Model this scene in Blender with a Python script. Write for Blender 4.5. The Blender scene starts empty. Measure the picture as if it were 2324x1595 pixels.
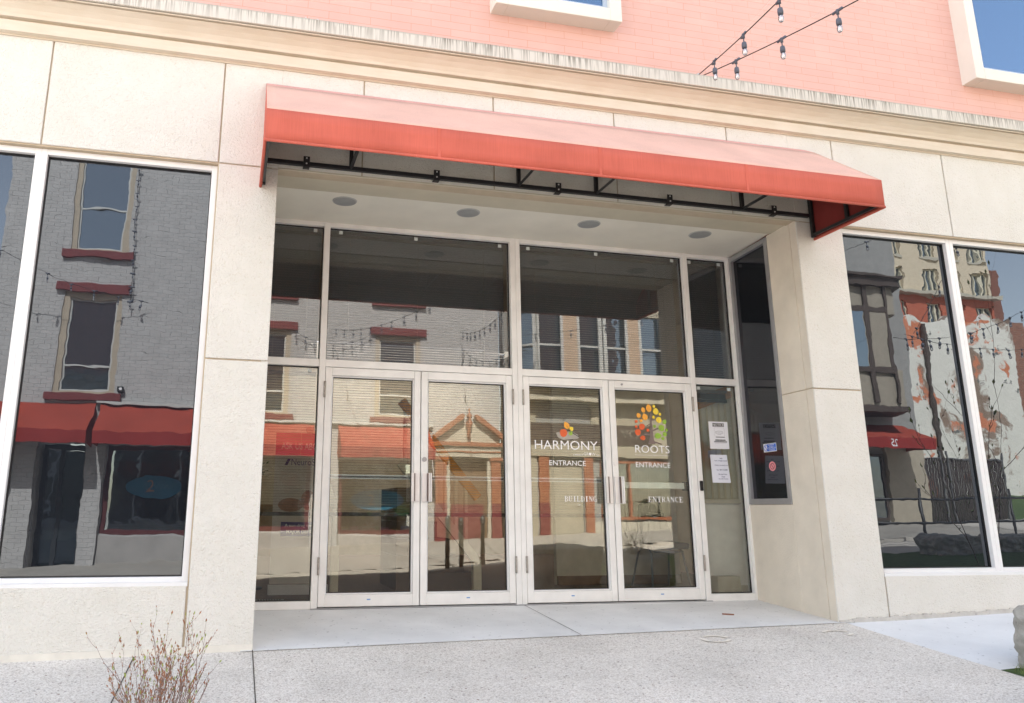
import bpy, bmesh, math, random
from mathutils import Vector, Matrix
from math import radians as R, sin, cos, pi
random.seed(7)
S = bpy.context.scene
COL = S.collection

# ------------------------------------------------------------------ camera
cam = bpy.data.cameras.new('camera')
camo = bpy.data.objects.new('camera', cam)
COL.objects.link(camo)
yaw, pitch, roll = 0.2295, 0.2358, 0.0079
F_ = Vector((sin(yaw)*cos(pitch), cos(yaw)*cos(pitch), sin(pitch)))
r0 = Vector((cos(yaw), -sin(yaw), 0)); u0 = r0.cross(F_)
r1 = r0*cos(roll)+u0*sin(roll); u1 = -r0*sin(roll)+u0*cos(roll)
M = Matrix((r1, u1, -F_)).transposed().to_4x4()
M.translation = Vector((-0.7814, -6.1241, 0.8599))
camo.matrix_world = M
cam.lens = 36*1796.6/2323; cam.sensor_width = 36; cam.sensor_fit = 'HORIZONTAL'
cam.shift_x = 207.3/2323; cam.shift_y = -76.9/2323
cam.clip_end = 800; cam.clip_start = .05
S.camera = camo

# ------------------------------------------------------------------ sky + sun
SUN_EL, SUN_AZ = 50, -14       # azimuth measured from +y towards +x: the sun stands behind the building
w = bpy.data.worlds.new("World"); S.world = w; w.use_nodes = True
nt = w.node_tree; bg = nt.nodes['Background']
sky = nt.nodes.new('ShaderNodeTexSky'); sky.sky_type = 'NISHITA'; sky.sun_disc = False
sky.sun_elevation = R(SUN_EL); sky.sun_rotation = R(SUN_AZ); sky.air_density = 1.0; sky.dust_density = .7; sky.ozone_density = 1.0
hs = nt.nodes.new('ShaderNodeHueSaturation'); hs.inputs['Saturation'].default_value = .72
wm = nt.nodes.new('ShaderNodeMix'); wm.data_type = 'RGBA'; wm.blend_type = 'MULTIPLY'; wm.inputs[0].default_value = 1; wm.inputs[7].default_value = (1.085, .985, .862, 1)
nt.links.new(sky.outputs[0], hs.inputs['Color']); nt.links.new(hs.outputs[0], wm.inputs[6]); nt.links.new(wm.outputs[2], bg.inputs[0]); bg.inputs[1].default_value = 0.14
sl = bpy.data.lights.new('sun', 'SUN'); sl.energy = 4.0; sl.angle = R(.5); sl.color = (1, .955, .88)
so = bpy.data.objects.new('sun', sl); COL.objects.link(so)
sd = Vector((sin(R(SUN_AZ))*cos(R(SUN_EL)), cos(R(SUN_AZ))*cos(R(SUN_EL)), sin(R(SUN_EL))))
so.rotation_euler = sd.to_track_quat('Z', 'Y').to_euler(); so.location = sd*60
vs = S.view_settings; vs.view_transform = 'Standard'; vs.look = 'None'; vs.exposure = 2.25; vs.gamma = 1
S.render.resolution_x = 1024; S.render.resolution_y = 703

# ------------------------------------------------------------------ materials
MATS = {}
def newmat(name):
    m = bpy.data.materials.new(name); m.use_nodes = True
    return m, m.node_tree, m.node_tree.nodes['Principled BSDF']
def coords(nt, scale=(1, 1, 1), rot=(0, 0, 0), kind='Object'):
    tc = nt.nodes.new('ShaderNodeTexCoord'); mp = nt.nodes.new('ShaderNodeMapping')
    mp.inputs['Scale'].default_value = scale; mp.inputs['Rotation'].default_value = rot
    nt.links.new(tc.outputs[kind], mp.inputs[0]); return mp.outputs[0]
def noise(nt, vec, scale, detail=4, rough=.55, dist=0):
    n = nt.nodes.new('ShaderNodeTexNoise'); n.inputs['Scale'].default_value = scale
    n.inputs['Detail'].default_value = detail; n.inputs['Roughness'].default_value = rough; n.inputs['Distortion'].default_value = dist
    nt.links.new(vec, n.inputs['Vector']); return n.outputs['Fac']
def ramp(nt, fac, stops):
    r = nt.nodes.new('ShaderNodeValToRGB'); e = r.color_ramp.elements
    while len(e) < len(stops): e.new(.5)
    for k, (p, c) in enumerate(stops):
        e[k].position = p; e[k].color = (c[0], c[1], c[2], 1) if hasattr(c, '__len__') else (c, c, c, 1)
    nt.links.new(fac, r.inputs[0]); return r.outputs[0]
def mixc(nt, fac, a, b, mode='MIX'):
    m = nt.nodes.new('ShaderNodeMix'); m.data_type = 'RGBA'; m.blend_type = mode
    for sock, v in ((m.inputs[0], fac), (m.inputs[6], a), (m.inputs[7], b)):
        if hasattr(v, 'is_output'): nt.links.new(v, sock)
        else: sock.default_value = v if not hasattr(v, '__len__') else (v[0], v[1], v[2], 1)
    return m.outputs[2]
def bump(nt, h, strength, dist=.01, normal=None):
    b = nt.nodes.new('ShaderNodeBump'); b.inputs['Strength'].default_value = strength; b.inputs['Distance'].default_value = dist
    nt.links.new(h, b.inputs['Height'])
    if normal: nt.links.new(normal, b.inputs['Normal'])
    return b.outputs[0]
def plain(name, c, rough=.5, metal=0, var=.08, vs=8, bmp=0, bs=60, bd=.003):
    if name in MATS: return MATS[name]
    m, nt, p = newmat(name); v = coords(nt)
    n = noise(nt, v, vs)
    hi = [min(1, x*(1+var)) for x in c]; lo = [x*(1-var) for x in c]
    nt.links.new(ramp(nt, n, [(.3, lo), (.7, hi)]), p.inputs['Base Color'])
    p.inputs['Roughness'].default_value = rough; p.inputs['Metallic'].default_value = metal
    if bmp: nt.links.new(bump(nt, noise(nt, v, bs), bmp, bd), p.inputs['Normal'])
    MATS[name] = m; return m

def m_stucco():
    m, nt, p = newmat('stucco'); v = coords(nt)
    n1 = noise(nt, v, 55, 3, .5, 1.2); n2 = noise(nt, v, 3, 5); n3 = noise(nt, v, 170, 2)
    c = mixc(nt, 1, ramp(nt, n2, [(.3, (.715, .695, .635)), (.7, (.765, .745, .695))]), ramp(nt, n1, [(.28, (.90, .87, .82)), (.40, (1, 1, 1))]), 'MULTIPLY')
    nt.links.new(c, p.inputs['Base Color']); p.inputs['Roughness'].default_value = .85
    nt.links.new(bump(nt, n1, 1., .011), p.inputs['Normal'])
    return m
def m_smooth_cream():
    m, nt, p = newmat('smooth_cream_render'); v = coords(nt)
    n2 = noise(nt, v, 2.2, 6); n3 = noise(nt, coords(nt, (.8, 1, 7)), 6, 4)
    c = mixc(nt, .35, ramp(nt, n2, [(.3, (.64, .555, .44)), (.7, (.71, .64, .54))]), ramp(nt, n3, [(.3, (.60, .51, .39)), (.7, (.73, .665, .565))]))
    nt.links.new(c, p.inputs['Base Color']); p.inputs['Roughness'].default_value = .8
    nt.links.new(bump(nt, noise(nt, v, 120, 3), .25, .003), p.inputs['Normal']); return m
def m_streak():
    m, nt, p = newmat('weathered_ledge'); v = coords(nt, (1, 1, .03))
    n = noise(nt, v, 95, 2, .5); v2 = coords(nt)
    big = noise(nt, v2, 1.1, 3)
    sep = nt.nodes.new('ShaderNodeSeparateXYZ'); nt.links.new(v2, sep.inputs[0])
    hgt = nt.nodes.new('ShaderNodeMapRange'); hgt.inputs[1].default_value = 4.72; hgt.inputs[2].default_value = 4.835
    nt.links.new(sep.outputs[2], hgt.inputs[0])
    s = ramp(nt, n, [(.44, 1), (.54, 0)])
    k = nt.nodes.new('ShaderNodeMath'); k.operation = 'MULTIPLY'; nt.links.new(s, k.inputs[0]); nt.links.new(ramp(nt, big, [(.38, .25), (.62, 1)]), k.inputs[1])
    k2 = nt.nodes.new('ShaderNodeMath'); k2.operation = 'MULTIPLY'; nt.links.new(k.outputs[0], k2.inputs[0])
    nt.links.new(ramp(nt, hgt.outputs[0], [(0, .35), (.9, 1)]), k2.inputs[1])
    top = ramp(nt, hgt.outputs[0], [(.8, 0), (.98, .55)])
    k3 = nt.nodes.new('ShaderNodeMath'); k3.operation = 'MAXIMUM'; nt.links.new(k2.outputs[0], k3.inputs[0]); nt.links.new(top, k3.inputs[1])
    nt.links.new(mixc(nt, k3.outputs[0], (.64, .61, .55), (.23, .21, .175)), p.inputs['Base Color'])
    p.inputs['Roughness'].default_value = .9; return m
def m_brick(name, c1, c2, mort, bw=.2, bh=.067, mt=.006, bstr=.6, rough=.75, irr=0., nz=.25, bd=.006):
    m, nt, p = newmat(name); v = coords(nt, rot=(pi/2, 0, 0))
    if irr:
        nn = nt.nodes.new('ShaderNodeTexNoise'); nn.inputs['Scale'].default_value = 3.; nn.inputs['Detail'].default_value = 5; nt.links.new(v, nn.inputs['Vector'])
        va = nt.nodes.new('ShaderNodeVectorMath'); va.operation = 'MULTIPLY_ADD'; nt.links.new(nn.outputs['Color'], va.inputs[0])
        va.inputs[1].default_value = (irr, irr, irr); nt.links.new(v, va.inputs[2]); v = va.outputs[0]
    b = nt.nodes.new('ShaderNodeTexBrick'); nt.links.new(v, b.inputs['Vector'])
    b.inputs['Scale'].default_value = 1; b.inputs['Brick Width'].default_value = bw; b.inputs['Row Height'].default_value = bh
    b.inputs['Mortar Size'].default_value = mt; b.inputs['Mortar Smooth'].default_value = .3
    b.inputs['Color1'].default_value = (*c1, 1); b.inputs['Color2'].default_value = (*c2, 1); b.inputs['Mortar'].default_value = (*mort, 1)
    n = noise(nt, coords(nt), 4, 6)
    nt.links.new(mixc(nt, nz, b.outputs['Color'], ramp(nt, n, [(.25, [x*.6 for x in c1]), (.75, [min(1, x*1.25) for x in c2])])), p.inputs['Base Color'])
    iv = nt.nodes.new('ShaderNodeMath'); iv.operation = 'SUBTRACT'; iv.inputs[0].default_value = 1; nt.links.new(b.outputs['Fac'], iv.inputs[1])
    b1 = bump(nt, iv.outputs[0], bstr, bd)
    nt.links.new(bump(nt, noise(nt, coords(nt), 40, 3), .3, .004, b1), p.inputs['Normal'])
    p.inputs['Roughness'].default_value = rough; return m
def m_fabric(name, c, fade=.12):
    m, nt, p = newmat(name); v = coords(nt)
    wv = noise(nt, coords(nt, (1, .3, .02)), 220, 2); n = noise(nt, v, 1.6, 5)
    wx = noise(nt, coords(nt, (.06, 1, 1)), 300, 2)
    base = ramp(nt, n, [(.3, [x*(1-fade) for x in c]), (.7, [min(1, x*(1+fade)) for x in c])])
    nt.links.new(mixc(nt, .6, base, mixc(nt, 1, base, ramp(nt, wv, [(.3, .8), (.7, 1.)]), 'MULTIPLY')), p.inputs['Base Color'])
    p.inputs['Roughness'].default_value = .8
    p.inputs['Roughness'].default_value = .95; p.inputs['Specular IOR Level'].default_value = .15
    nt.links.new(bump(nt, noise(nt, coords(nt), 1.2, 2), .12, .03, bump(nt, wx, .25, .001)), p.inputs['Normal']); return m
def m_concrete(name, lo, hi, sc=2., spots=True, speck=0., bstr=.3):
    m, nt, p = newmat(name); v = coords(nt)
    c = ramp(nt, noise(nt, v, sc, 8, .6), [(.25, lo), (.75, hi)])
    if spots: c = mixc(nt, 1, c, ramp(nt, noise(nt, v, 23, 3), [(.28, .62), (.34, 1)]), 'MULTIPLY')
    if speck:
        vo = nt.nodes.new('ShaderNodeTexVoronoi'); vo.inputs['Scale'].default_value = 120; nt.links.new(v, vo.inputs['Vector'])
        sp = nt.nodes.new('ShaderNodeSeparateColor'); nt.links.new(vo.outputs['Color'], sp.inputs[0])
        peb = ramp(nt, sp.outputs[0], [(0, (.30, .24, .20)), (.07, (.48, .42, .36)), (.3, (.68, .63, .56)), (.62, (.80, .755, .69)), (1, (.95, .92, .87))])
        c = mixc(nt, speck, c, peb)
        v3 = nt.nodes.new('ShaderNodeTexVoronoi'); v3.inputs['Scale'].default_value = 46; nt.links.new(v, v3.inputs['Vector'])
        s3 = nt.nodes.new('ShaderNodeSeparateColor'); nt.links.new(v3.outputs['Color'], s3.inputs[0])
        k3 = nt.nodes.new('ShaderNodeMath'); k3.operation = 'MULTIPLY'; nt.links.new(ramp(nt, s3.outputs[1], [(.90, 0), (.93, 1)]), k3.inputs[0]); nt.links.new(ramp(nt, v3.outputs['Distance'], [(.3, .8), (.42, 0)]), k3.inputs[1])
        c = mixc(nt, k3.outputs[0], c, ramp(nt, s3.outputs[2], [(.2, (.26, .17, .13)), (.5, (.34, .32, .30)), (.8, (.92, .88, .82))]))
        c = mixc(nt, 1, c, ramp(nt, noise(nt, v, 1.3, 6, .65), [(.30, .84), (.6, 1)]), 'MULTIPLY')
        c = mixc(nt, 1, c, ramp(nt, vo.outputs['Distance'], [(.4, 1), (.9, .84)]), 'MULTIPLY')
        iv = nt.nodes.new('ShaderNodeMath'); iv.operation = 'SUBTRACT'; iv.inputs[0].default_value = 1; nt.links.new(vo.outputs['Distance'], iv.inputs[1])
        nt.links.new(bump(nt, iv.outputs[0], .5, .006), p.inputs['Normal'])
    else: nt.links.new(bump(nt, noise(nt, v, 60, 5), bstr, .004), p.inputs['Normal'])
    nt.links.new(c, p.inputs['Base Color']); p.inputs['Roughness'].default_value = .9; return m
def m_glass(name, refl, tint, clear, wave, wsc=2.5, stretch=(1, 1, .5), inner=(.012, .014, .018), ttint=(.9, .92, .9)):
    """reflective pane: clear=True lets the room behind be seen"""
    m, nt, p = newmat(name); out = nt.nodes['Material Output']
    g = nt.nodes.new('ShaderNodeBsdfGlossy'); g.inputs['Roughness'].default_value = 0.0; g.inputs['Color'].default_value = (*tint, 1)
    if wave:
        n = noise(nt, coords(nt, stretch), wsc, 2, .45, .4); n2 = noise(nt, coords(nt, (1, 1, 1.6)), wsc*2.6, 1, .4, .2)
        nt.links.new(bump(nt, mixc(nt, .22, n, n2), 1, wave), g.inputs['Normal'])
    lw = nt.nodes.new('ShaderNodeFresnel'); lw.inputs['IOR'].default_value = 1.5
    ma = nt.nodes.new('ShaderNodeMath'); ma.operation = 'MULTIPLY_ADD'; ma.use_clamp = True
    nt.links.new(lw.outputs[0], ma.inputs[0]); ma.inputs[1].default_value = .8; ma.inputs[2].default_value = refl
    mx = nt.nodes.new('ShaderNodeMixShader'); nt.links.new(ma.outputs[0], mx.inputs[0])
    if clear:
        t = nt.nodes.new('ShaderNodeBsdfTransparent'); t.inputs[0].default_value = (*ttint, 1); nt.links.new(t.outputs[0], mx.inputs[1])
    else:
        p.inputs['Base Color'].default_value = (*inner, 1); p.inputs['Roughness'].default_value = .4; p.inputs['Specular IOR Level'].default_value = 0
        nt.links.new(p.outputs[0], mx.inputs[1])
    nt.links.new(g.outputs[0], mx.inputs[2]); nt.links.new(mx.outputs[0], out.inputs[0]); return m

STUCCO = m_stucco(); CREAM = m_smooth_cream(); STREAK = m_streak()
GROOVE = plain('joint_sealant', (.50, .41, .30), .9)
PINK = m_brick('pink_painted_brick', (.70, .425, .365), (.725, .45, .39), (.645, .325, .245), .37, .075, .0032, .25, irr=.006, nz=.12)
BASECRACK = m_concrete('rough_base', (.42, .40, .37), (.62, .6, .56), 9)
ALU_W = plain('white_aluminium', (.80, .80, .80), .35, .0, .03, 3)
ALU = plain('faded_pinkish_aluminium', (.81, .805, .78), .45, .0, .06, 5, .1, 80, .001)
ALU_G = plain('grey_aluminium', (.36, .36, .37), .4, .4, .06, 6)
METAL = plain('brushed_steel', (.76, .75, .74), .35, .25, .05, 10)
DARK = plain('black_gasket', (.012, .012, .013), .5)
BLACKM = plain('black_painted_steel', (.018, .018, .02), .45, 0, .2)
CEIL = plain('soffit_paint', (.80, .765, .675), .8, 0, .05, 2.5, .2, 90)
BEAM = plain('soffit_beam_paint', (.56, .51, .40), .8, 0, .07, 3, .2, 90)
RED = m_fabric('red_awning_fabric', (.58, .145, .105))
REDTOP = m_fabric('sky_lit_awning_top', (.76, .49, .40), .10)  # paler than the valance: sky light on the top put into the colour
REDDARK = m_fabric('awning_red_dark', (.30, .04, .035))
LAMP = plain('lamp_glass_grey', (.33, .34, .34), .5)
AGG = m_concrete('exposed_aggregate', (.74, .70, .64), (.88, .845, .79), 1.2, False, .62)
CONC = m_concrete('entry_concrete', (.66, .66, .65), (.89, .89, .88), 1.3)
CONC_N = m_concrete('new_pale_concrete', (.70, .71, .72), (.86, .87, .88), 1.6)
PAVE = m_concrete('old_pavement', (.38, .35, .31), (.56, .52, .46), .8)
ASPH = m_concrete('asphalt', (.05, .05, .052), (.085, .085, .088), 1.5)
GRASS = plain('grass_blades', (.07, .16, .025), .7, 0, .5, 30)
LAWN = plain('lawn', (.065, .11, .03), .9, 0, .45, 12, .8, 60, .03)
STONE = m_concrete('rough_limestone', (.20, .19, .165), (.46, .45, .42), 7, True, 0, 1.)
DKSTONE = m_concrete('dark_boulder_rock', (.12, .12, .115), (.42, .40, .37), 5, True, 0, 1.)
G_FAC = m_glass('tinted_window_glass', .08, (.84, .91, 1.0), False, .00085, 2.2)
G_SIDE = m_glass('side_window_glass', .025, (.9, .93, 1.0), False, .0003, 2.)
G_TRAN = m_glass('transom_glass', .045, (1, .98, .95), True, .0002, 1.6, ttint=(.80, .83, .86))
G_DOOR = m_glass('door_glass', .07, (1, .98, .94), True, .0004, 2.4)
G_FAR = m_glass('far_window_glass', .25, (.8, .9, 1), False, .01, 1.5, inner=(.02, .03, .04))
G_BULB = m_glass('bulb_glass', .25, (1, 1, 1), True, 0, ttint=(.85, .86, .88))
WHITE = plain('white_vinyl', (.88, .88, .88), .5, 0, .01)
PAPER = plain('white_paper', (.86, .87, .90), .7, 0, .02)
INK = plain('black_ink', (.015, .015, .02), .6)

# ------------------------------------------------------------------ mesh helpers
class MB:
    def __init__(s): s.v = []; s.f = []; s.mi = []; s.m = 0
    def face(s, pts):
        k = len(s.v); s.v += [tuple(p) for p in pts]; s.f.append(tuple(range(k, k+len(pts)))); s.mi.append(s.m); return s
    def box(s, x0, x1, y0, y1, z0, z1):
        k = len(s.v)
        s.v += [(x, y, z) for z in (z0, z1) for y in (y0, y1) for x in (x0, x1)]
        for q in ((0, 2, 3, 1), (4, 5, 7, 6), (0, 1, 5, 4), (2, 6, 7, 3), (0, 4, 6, 2), (1, 3, 7, 5)):
            s.f.append(tuple(k+i for i in q)); s.mi.append(s.m)
        return s
    def prism(s, poly, d):                       # poly: 3-d points, d: extrusion vector
        k = len(s.v); n = len(poly); d = Vector(d)
        s.v += [tuple(p) for p in poly]+[tuple(Vector(p)+d) for p in poly]
        s.f.append(tuple(range(k, k+n))); s.mi.append(s.m)
        s.f.append(tuple(range(k+2*n-1, k+n-1, -1))); s.mi.append(s.m)
        for i in range(n):
            j = (i+1) % n; s.f.append((k+i, k+n+i, k+n+j, k+j)); s.mi.append(s.m)
        return s
    def tube(s, path, rad, seg=6, taper=None):
        path = [Vector(p) for p in path]; k = len(s.v); n = len(path)
        for i, p in enumerate(path):
            t = (path[min(i+1, n-1)]-path[max(i-1, 0)]).normalized()
            a = t.orthogonal().normalized() if abs(t.z) > .99 else t.cross(Vector((0, 0, 1))).normalized()
            b = t.cross(a); rr = rad if taper is None else rad+(taper-rad)*i/(n-1)
            for q in range(seg):
                th = 2*pi*q/seg; s.v.append(tuple(p+a*rr*cos(th)+b*rr*sin(th)))
        for i in range(n-1):
            for q in range(seg):
                q2 = (q+1) % seg
                s.f.append((k+i*seg+q, k+i*seg+q2, k+(i+1)*seg+q2, k+(i+1)*seg+q)); s.mi.append(s.m)
        s.f.append(tuple(k+q for q in range(seg))); s.mi.append(s.m)
        s.f.append(tuple(k+(n-1)*seg+q for q in range(seg-1, -1, -1))); s.mi.append(s.m)
        return s
    def lathe(s, prof, c=(0, 0, 0), seg=12):     # prof: (r,z)
        k = len(s.v)
        for r, z in prof:
            for q in range(seg):
                th = 2*pi*q/seg; s.v.append((c[0]+r*cos(th), c[1]+r*sin(th), c[2]+z))
        for i in range(len(prof)-1):
            for q in range(seg):
                q2 = (q+1) % seg; s.f.append((k+i*seg+q, k+i*seg+q2, k+(i+1)*seg+q2, k+(i+1)*seg+q)); s.mi.append(s.m)
        s.f.append(tuple(k+q for q in range(seg-1, -1, -1))); s.mi.append(s.m)
        s.f.append(tuple(k+(len(prof)-1)*seg+q for q in range(seg))); s.mi.append(s.m)
        return s
    def disc(s, c, rx, rz, d, seg=24):           # ellipse in xz, thickness d along y
        return s.prism([(c[0]+rx*cos(2*pi*i/seg), c[1], c[2]+rz*sin(2*pi*i/seg)) for i in range(seg)], (0, d, 0))
    def build(s, name, mats, parent=None, smooth=False, bevel=0, seg=1):
        me = bpy.data.meshes.new(name); me.from_pydata(s.v, [], s.f)
        if not isinstance(mats, (list, tuple)): mats = [mats]
        for m in mats: me.materials.append(m)
        me.polygons.foreach_set('material_index', s.mi)
        bm = bmesh.new(); bm.from_mesh(me); bmesh.ops.recalc_face_normals(bm, faces=bm.faces); bm.to_mesh(me); bm.free()
        if smooth: me.polygons.foreach_set('use_smooth', [True]*len(me.polygons))
        me.update(); o = bpy.data.objects.new(name, me); COL.objects.link(o)
        if parent: o.parent = parent
        if bevel:
            b = o.modifiers.new('bevel', 'BEVEL'); b.width = bevel; b.segments = seg; b.limit_method = 'ANGLE'; b.angle_limit = R(40)
        return o
def tag(o, label, cat, group=None):
    o['label'] = label; o['category'] = cat
    if group: o['group'] = group
    return o
def thing(name, label, cat, loc=(0, 0, 0), group=None):
    o = bpy.data.objects.new(name, None); COL.objects.link(o); o.location = loc; o.empty_display_size = .2
    return tag(o, label, cat, group)
def under(o, root):                              # parent keeping world position when root is an Empty off the origin
    o.parent = root; o.matrix_parent_inverse = Matrix.Translation(-Vector(root.location)); return o
def struct(name, mb, mat, **k):
    o = mb.build(name, mat, **k); o['kind'] = 'structure'; return o
def box(name, mat, parent, *a, bevel=0):
    return MB().box(*a).build(name, mat, parent, bevel=bevel)
def wall(mb, x0, x1, z0, z1, y, holes, depth):
    """front sheet at y with rectangular holes, reveals going `depth` along y"""
    xs = sorted({x0, x1, *[max(x0, min(x1, h[i])) for h in holes for i in (0, 1)]}); zs = sorted({z0, z1, *[max(z0, min(z1, h[i])) for h in holes for i in (2, 3)]})
    for i in range(len(xs)-1):
        for j in range(len(zs)-1):
            cx, cz = (xs[i]+xs[i+1])/2, (zs[j]+zs[j+1])/2
            if any(h[0] < cx < h[1] and h[2] < cz < h[3] for h in holes): continue
            mb.face([(xs[i], y, zs[j]), (xs[i+1], y, zs[j]), (xs[i+1], y, zs[j+1]), (xs[i], y, zs[j+1])])
    for a, b, c, d in holes:
        y2 = y+depth
        mb.face([(a, y, c), (a, y, d), (a, y2, d), (a, y2, c)]); mb.face([(b, y, c), (b, y, d), (b, y2, d), (b, y2, c)])
        mb.face([(a, y, d), (b, y, d), (b, y2, d), (a, y2, d)])
        if c > z0+.001: mb.face([(a, y, c), (b, y, c), (b, y2, c), (a, y2, c)])
    return mb
def frame(mb, x0, x1, z0, z1, y0, y1, w, wb=None):
    """rectangular ring in the xz plane, pieces butted"""
    wb = w if wb is None else wb
    mb.box(x0, x0+w, y0, y1, z0, z1); mb.box(x1-w, x1, y0, y1, z0, z1)
    mb.box(x0+w, x1-w, y0, y1, z1-w, z1); mb.box(x0+w, x1-w, y0, y1, z0, z0+wb); return mb
def text_mesh(body, width, height, off=0., ext=.0006, spacing=1.):
    cu = bpy.data.curves.new('text', 'FONT'); cu.body = body; cu.size = 1; cu.offset = off; cu.extrude = 0; cu.resolution_u = 3; cu.space_character = spacing
    o = bpy.data.objects.new('text', cu); COL.objects.link(o)
    dg = bpy.context.evaluated_depsgraph_get(); dg.update()
    me = bpy.data.meshes.new_from_object(o.evaluated_get(dg))
    bpy.data.objects.remove(o); bpy.data.curves.remove(cu)
    co = [v.co.copy() for v in me.vertices]
    if not co: return [], []
    ax, bx = min(c.x for c in co), max(c.x for c in co); az, bz = min(c.y for c in co), max(c.y for c in co)
    vs_ = [((c.x-ax)/(bx-ax)*width, (c.y-az)/(bz-az)*height) for c in co]
    fs = [tuple(p.vertices) for p in me.polygons]; bpy.data.meshes.remove(me)
    return vs_, fs
def put_text(mb, body, x, z, y, width, height, flip=False, off=0., d=None):
    """flip: reads for somebody looking towards -y"""
    vs_, fs = text_mesh(body, width, height, off); k = len(mb.v)
    for a, b in vs_: mb.v.append((x-a if flip else x+a, y, z+b))
    for f in fs: mb.f.append(tuple(k+i for i in f)); mb.mi.append(mb.m)

# ================================================================== GROUND
def zf(x):                                       # ground line along our facade
    return -.128+.0155*x if x < 5 else -.05+.03*(x-5)
def zg(x, y):
    x_ = max(-30, min(30, x)); a = zf(max(-12, min(12, x_))); b = -.10+.043*max(-12, min(16, x_))
    if y >= 0: return a
    t = min(1, -y/10.); return a*(1-t)+b*t-.42*sin(pi*t)*max(.12, min(1, (9-x)/6))
def sheet(x0, x1, y0, y1, nx, ny, dz=0., f=None):
    mb = MB(); f = f or zg
    P = [[(x0+(x1-x0)*i/nx, y0+(y1-y0)*j/ny) for i in range(nx+1)] for j in range(ny+1)]
    for row in P:
        for x, y in row: mb.v.append((x, y, f(x, y)+dz))
    for j in range(ny):
        for i in range(nx):
            k = j*(nx+1)+i; mb.f.append((k, k+1, k+nx+2, k+nx+1)); mb.mi.append(0)
    return mb
g = MB(); g.m = 0
far = sheet(-300, 300, -400, 100, 60, 50, -.35, lambda x, y: zg(max(-12, min(16, x)), max(-10, min(0, y))) if False else -.9)
struct('ground', far, PAVE)
struct('old_pavement', sheet(-14, 40, -14, .02, 60, 30, -.02), PAVE)
struct('asphalt_street', sheet(-2.4, 7.6, -7.1, -3.6, 40, 12, .0), ASPH)
struct('aggregate_pavement', sheet(-7, 4.36, -3.3, .0, 40, 14, .004), AGG, smooth=True)
struct('pale_concrete_walk', sheet(4.36, 14, -1.42, .06, 30, 6, .004), CONC_N, smooth=True)
struct('lawn_bed', sheet(4.36, 15, -5.4, -1.42, 40, 16, .006), LAWN)
# entry slab: rises from the pavement to the threshold
slab = MB()
n = 24
def zs(x, t): return zg(x, 0)*(1-t)+(-.012)*t+.006
for i in range(n):
    for j in range(6):
        xa, xb = -.64+(4.42+.64)*i/n, -.64+(4.42+.64)*(i+1)/n; ta, tb = j/6, (j+1)/6
        slab.face([(xa, -.03+1.35*ta, zs(xa, ta)), (xb, -.03+1.35*ta, zs(xb, ta)), (xb, -.03+1.35*tb, zs(xb, tb)), (xa, -.03+1.35*tb, zs(xa, tb))])
struct('entry_slab', slab, CONC)
jt = MB()                                        # saw-cut joints in the pavement
def joint(p, q, wd=.008):
    p, q = Vector(p), Vector(q); d = (q-p).normalized(); nrm = Vector((-d.y, d.x))*wd/2; N = 8
    for i in range(N):
        a, b = p+(q-p)*i/N, p+(q-p)*(i+1)/N
        jt.face([(a.x-nrm.x, a.y-nrm.y, zg(a.x, a.y)+.010), (b.x-nrm.x, b.y-nrm.y, zg(b.x, b.y)+.010), (b.x+nrm.x, b.y+nrm.y, zg(b.x, b.y)+.010), (a.x+nrm.x, a.y+nrm.y, zg(a.x, a.y)+.010)])
joint((-.557, -.01), (-.565, -3.2), .007); joint((-1.35, -.03), (-1.45, -3.2)); joint((-2.6, 0), (-2.6, -3.2)); joint((1.95, -.02), (1.95, -.02-.001))
struct('pavement_joints', jt, plain('joint_dirt', (.07, .06, .05), .9))
sj = MB()
for k in range(6):
    a, b = k/6, (k+1)/6
    sj.face([(1.94, -.03+1.35*a, zs(1.94, a)+.004), (1.946, -.03+1.35*a, zs(1.94, a)+.004), (1.946, -.03+1.35*b, zs(1.94, b)+.004), (1.94, -.03+1.35*b, zs(1.94, b)+.004)])
struct('slab_joint', sj, plain('joint_dirt', (0, 0, 0)))

# ================================================================== OUR BUILDING
XL, XR = -8.5, 13.5
PL, PR = -.557, 4.3135                           # edges of the entry opening
D = 1.278; XD = 4.426; XDL = -.67
WT, WB = 3.542, .318
B = thing('office_building', 'cream stucco and pink brick corner building with a recessed glass entrance', 'building', (1.9, 0, 0))
lo = -.8
winL = [(XL+.4, -1.034)]; winR = [(4.83, XR-.4)]
holes = [(XL+.4, -1.034, WB, WT), (4.83, XR-.4, WB, WT), (PL-.05, PR+.05, lo, 3.556)]
base = wall(MB(), XL, XR, lo, 4.444, .014, holes, .14)
under(base.build('joint_backing', GROOVE), B)
pan = MB(); gp = .006
def panel(x0, x1, z0, z1): pan.box(x0+gp, x1-gp, 0, .016, z0+gp, z1-gp)
xj = [XL, -7.61, -6.30, -4.98, -3.67, -2.355, -1.03, .136, 1.301, 2.474, 3.645, 4.818, 6.142, 7.46, 8.77, 10.1, 11.4, XR]
for a, b in zip(xj, xj[1:]):
    if b <= -1.02 or a >= 4.81 or (a >= .13 and b <= 3.7): panel(a, b, 3.549, 4.446)
pan.box(-1.03+gp, PL, 0, .016, 3.549+gp, 4.44); pan.box(PL, .136-gp, 0, .016, 3.56, 4.44)
pan.box(3.645+gp, PR, 0, .016, 3.56, 4.44); pan.box(PR, 4.818-gp, 0, .016, 3.549+gp, 4.44)
panel(-1.03, PL+gp, 1.95, 3.549); panel(-1.03, PL+gp, lo, 1.95)
panel(PR-gp, 4.83, 1.942, 3.549); panel(PR-gp, 4.83, lo, 1.942)
for a, b in ((XL, -3.7), (-3.7, -1.034), (4.83, 7.4), (7.4, XR)): panel(a, b, lo, WB)
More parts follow.
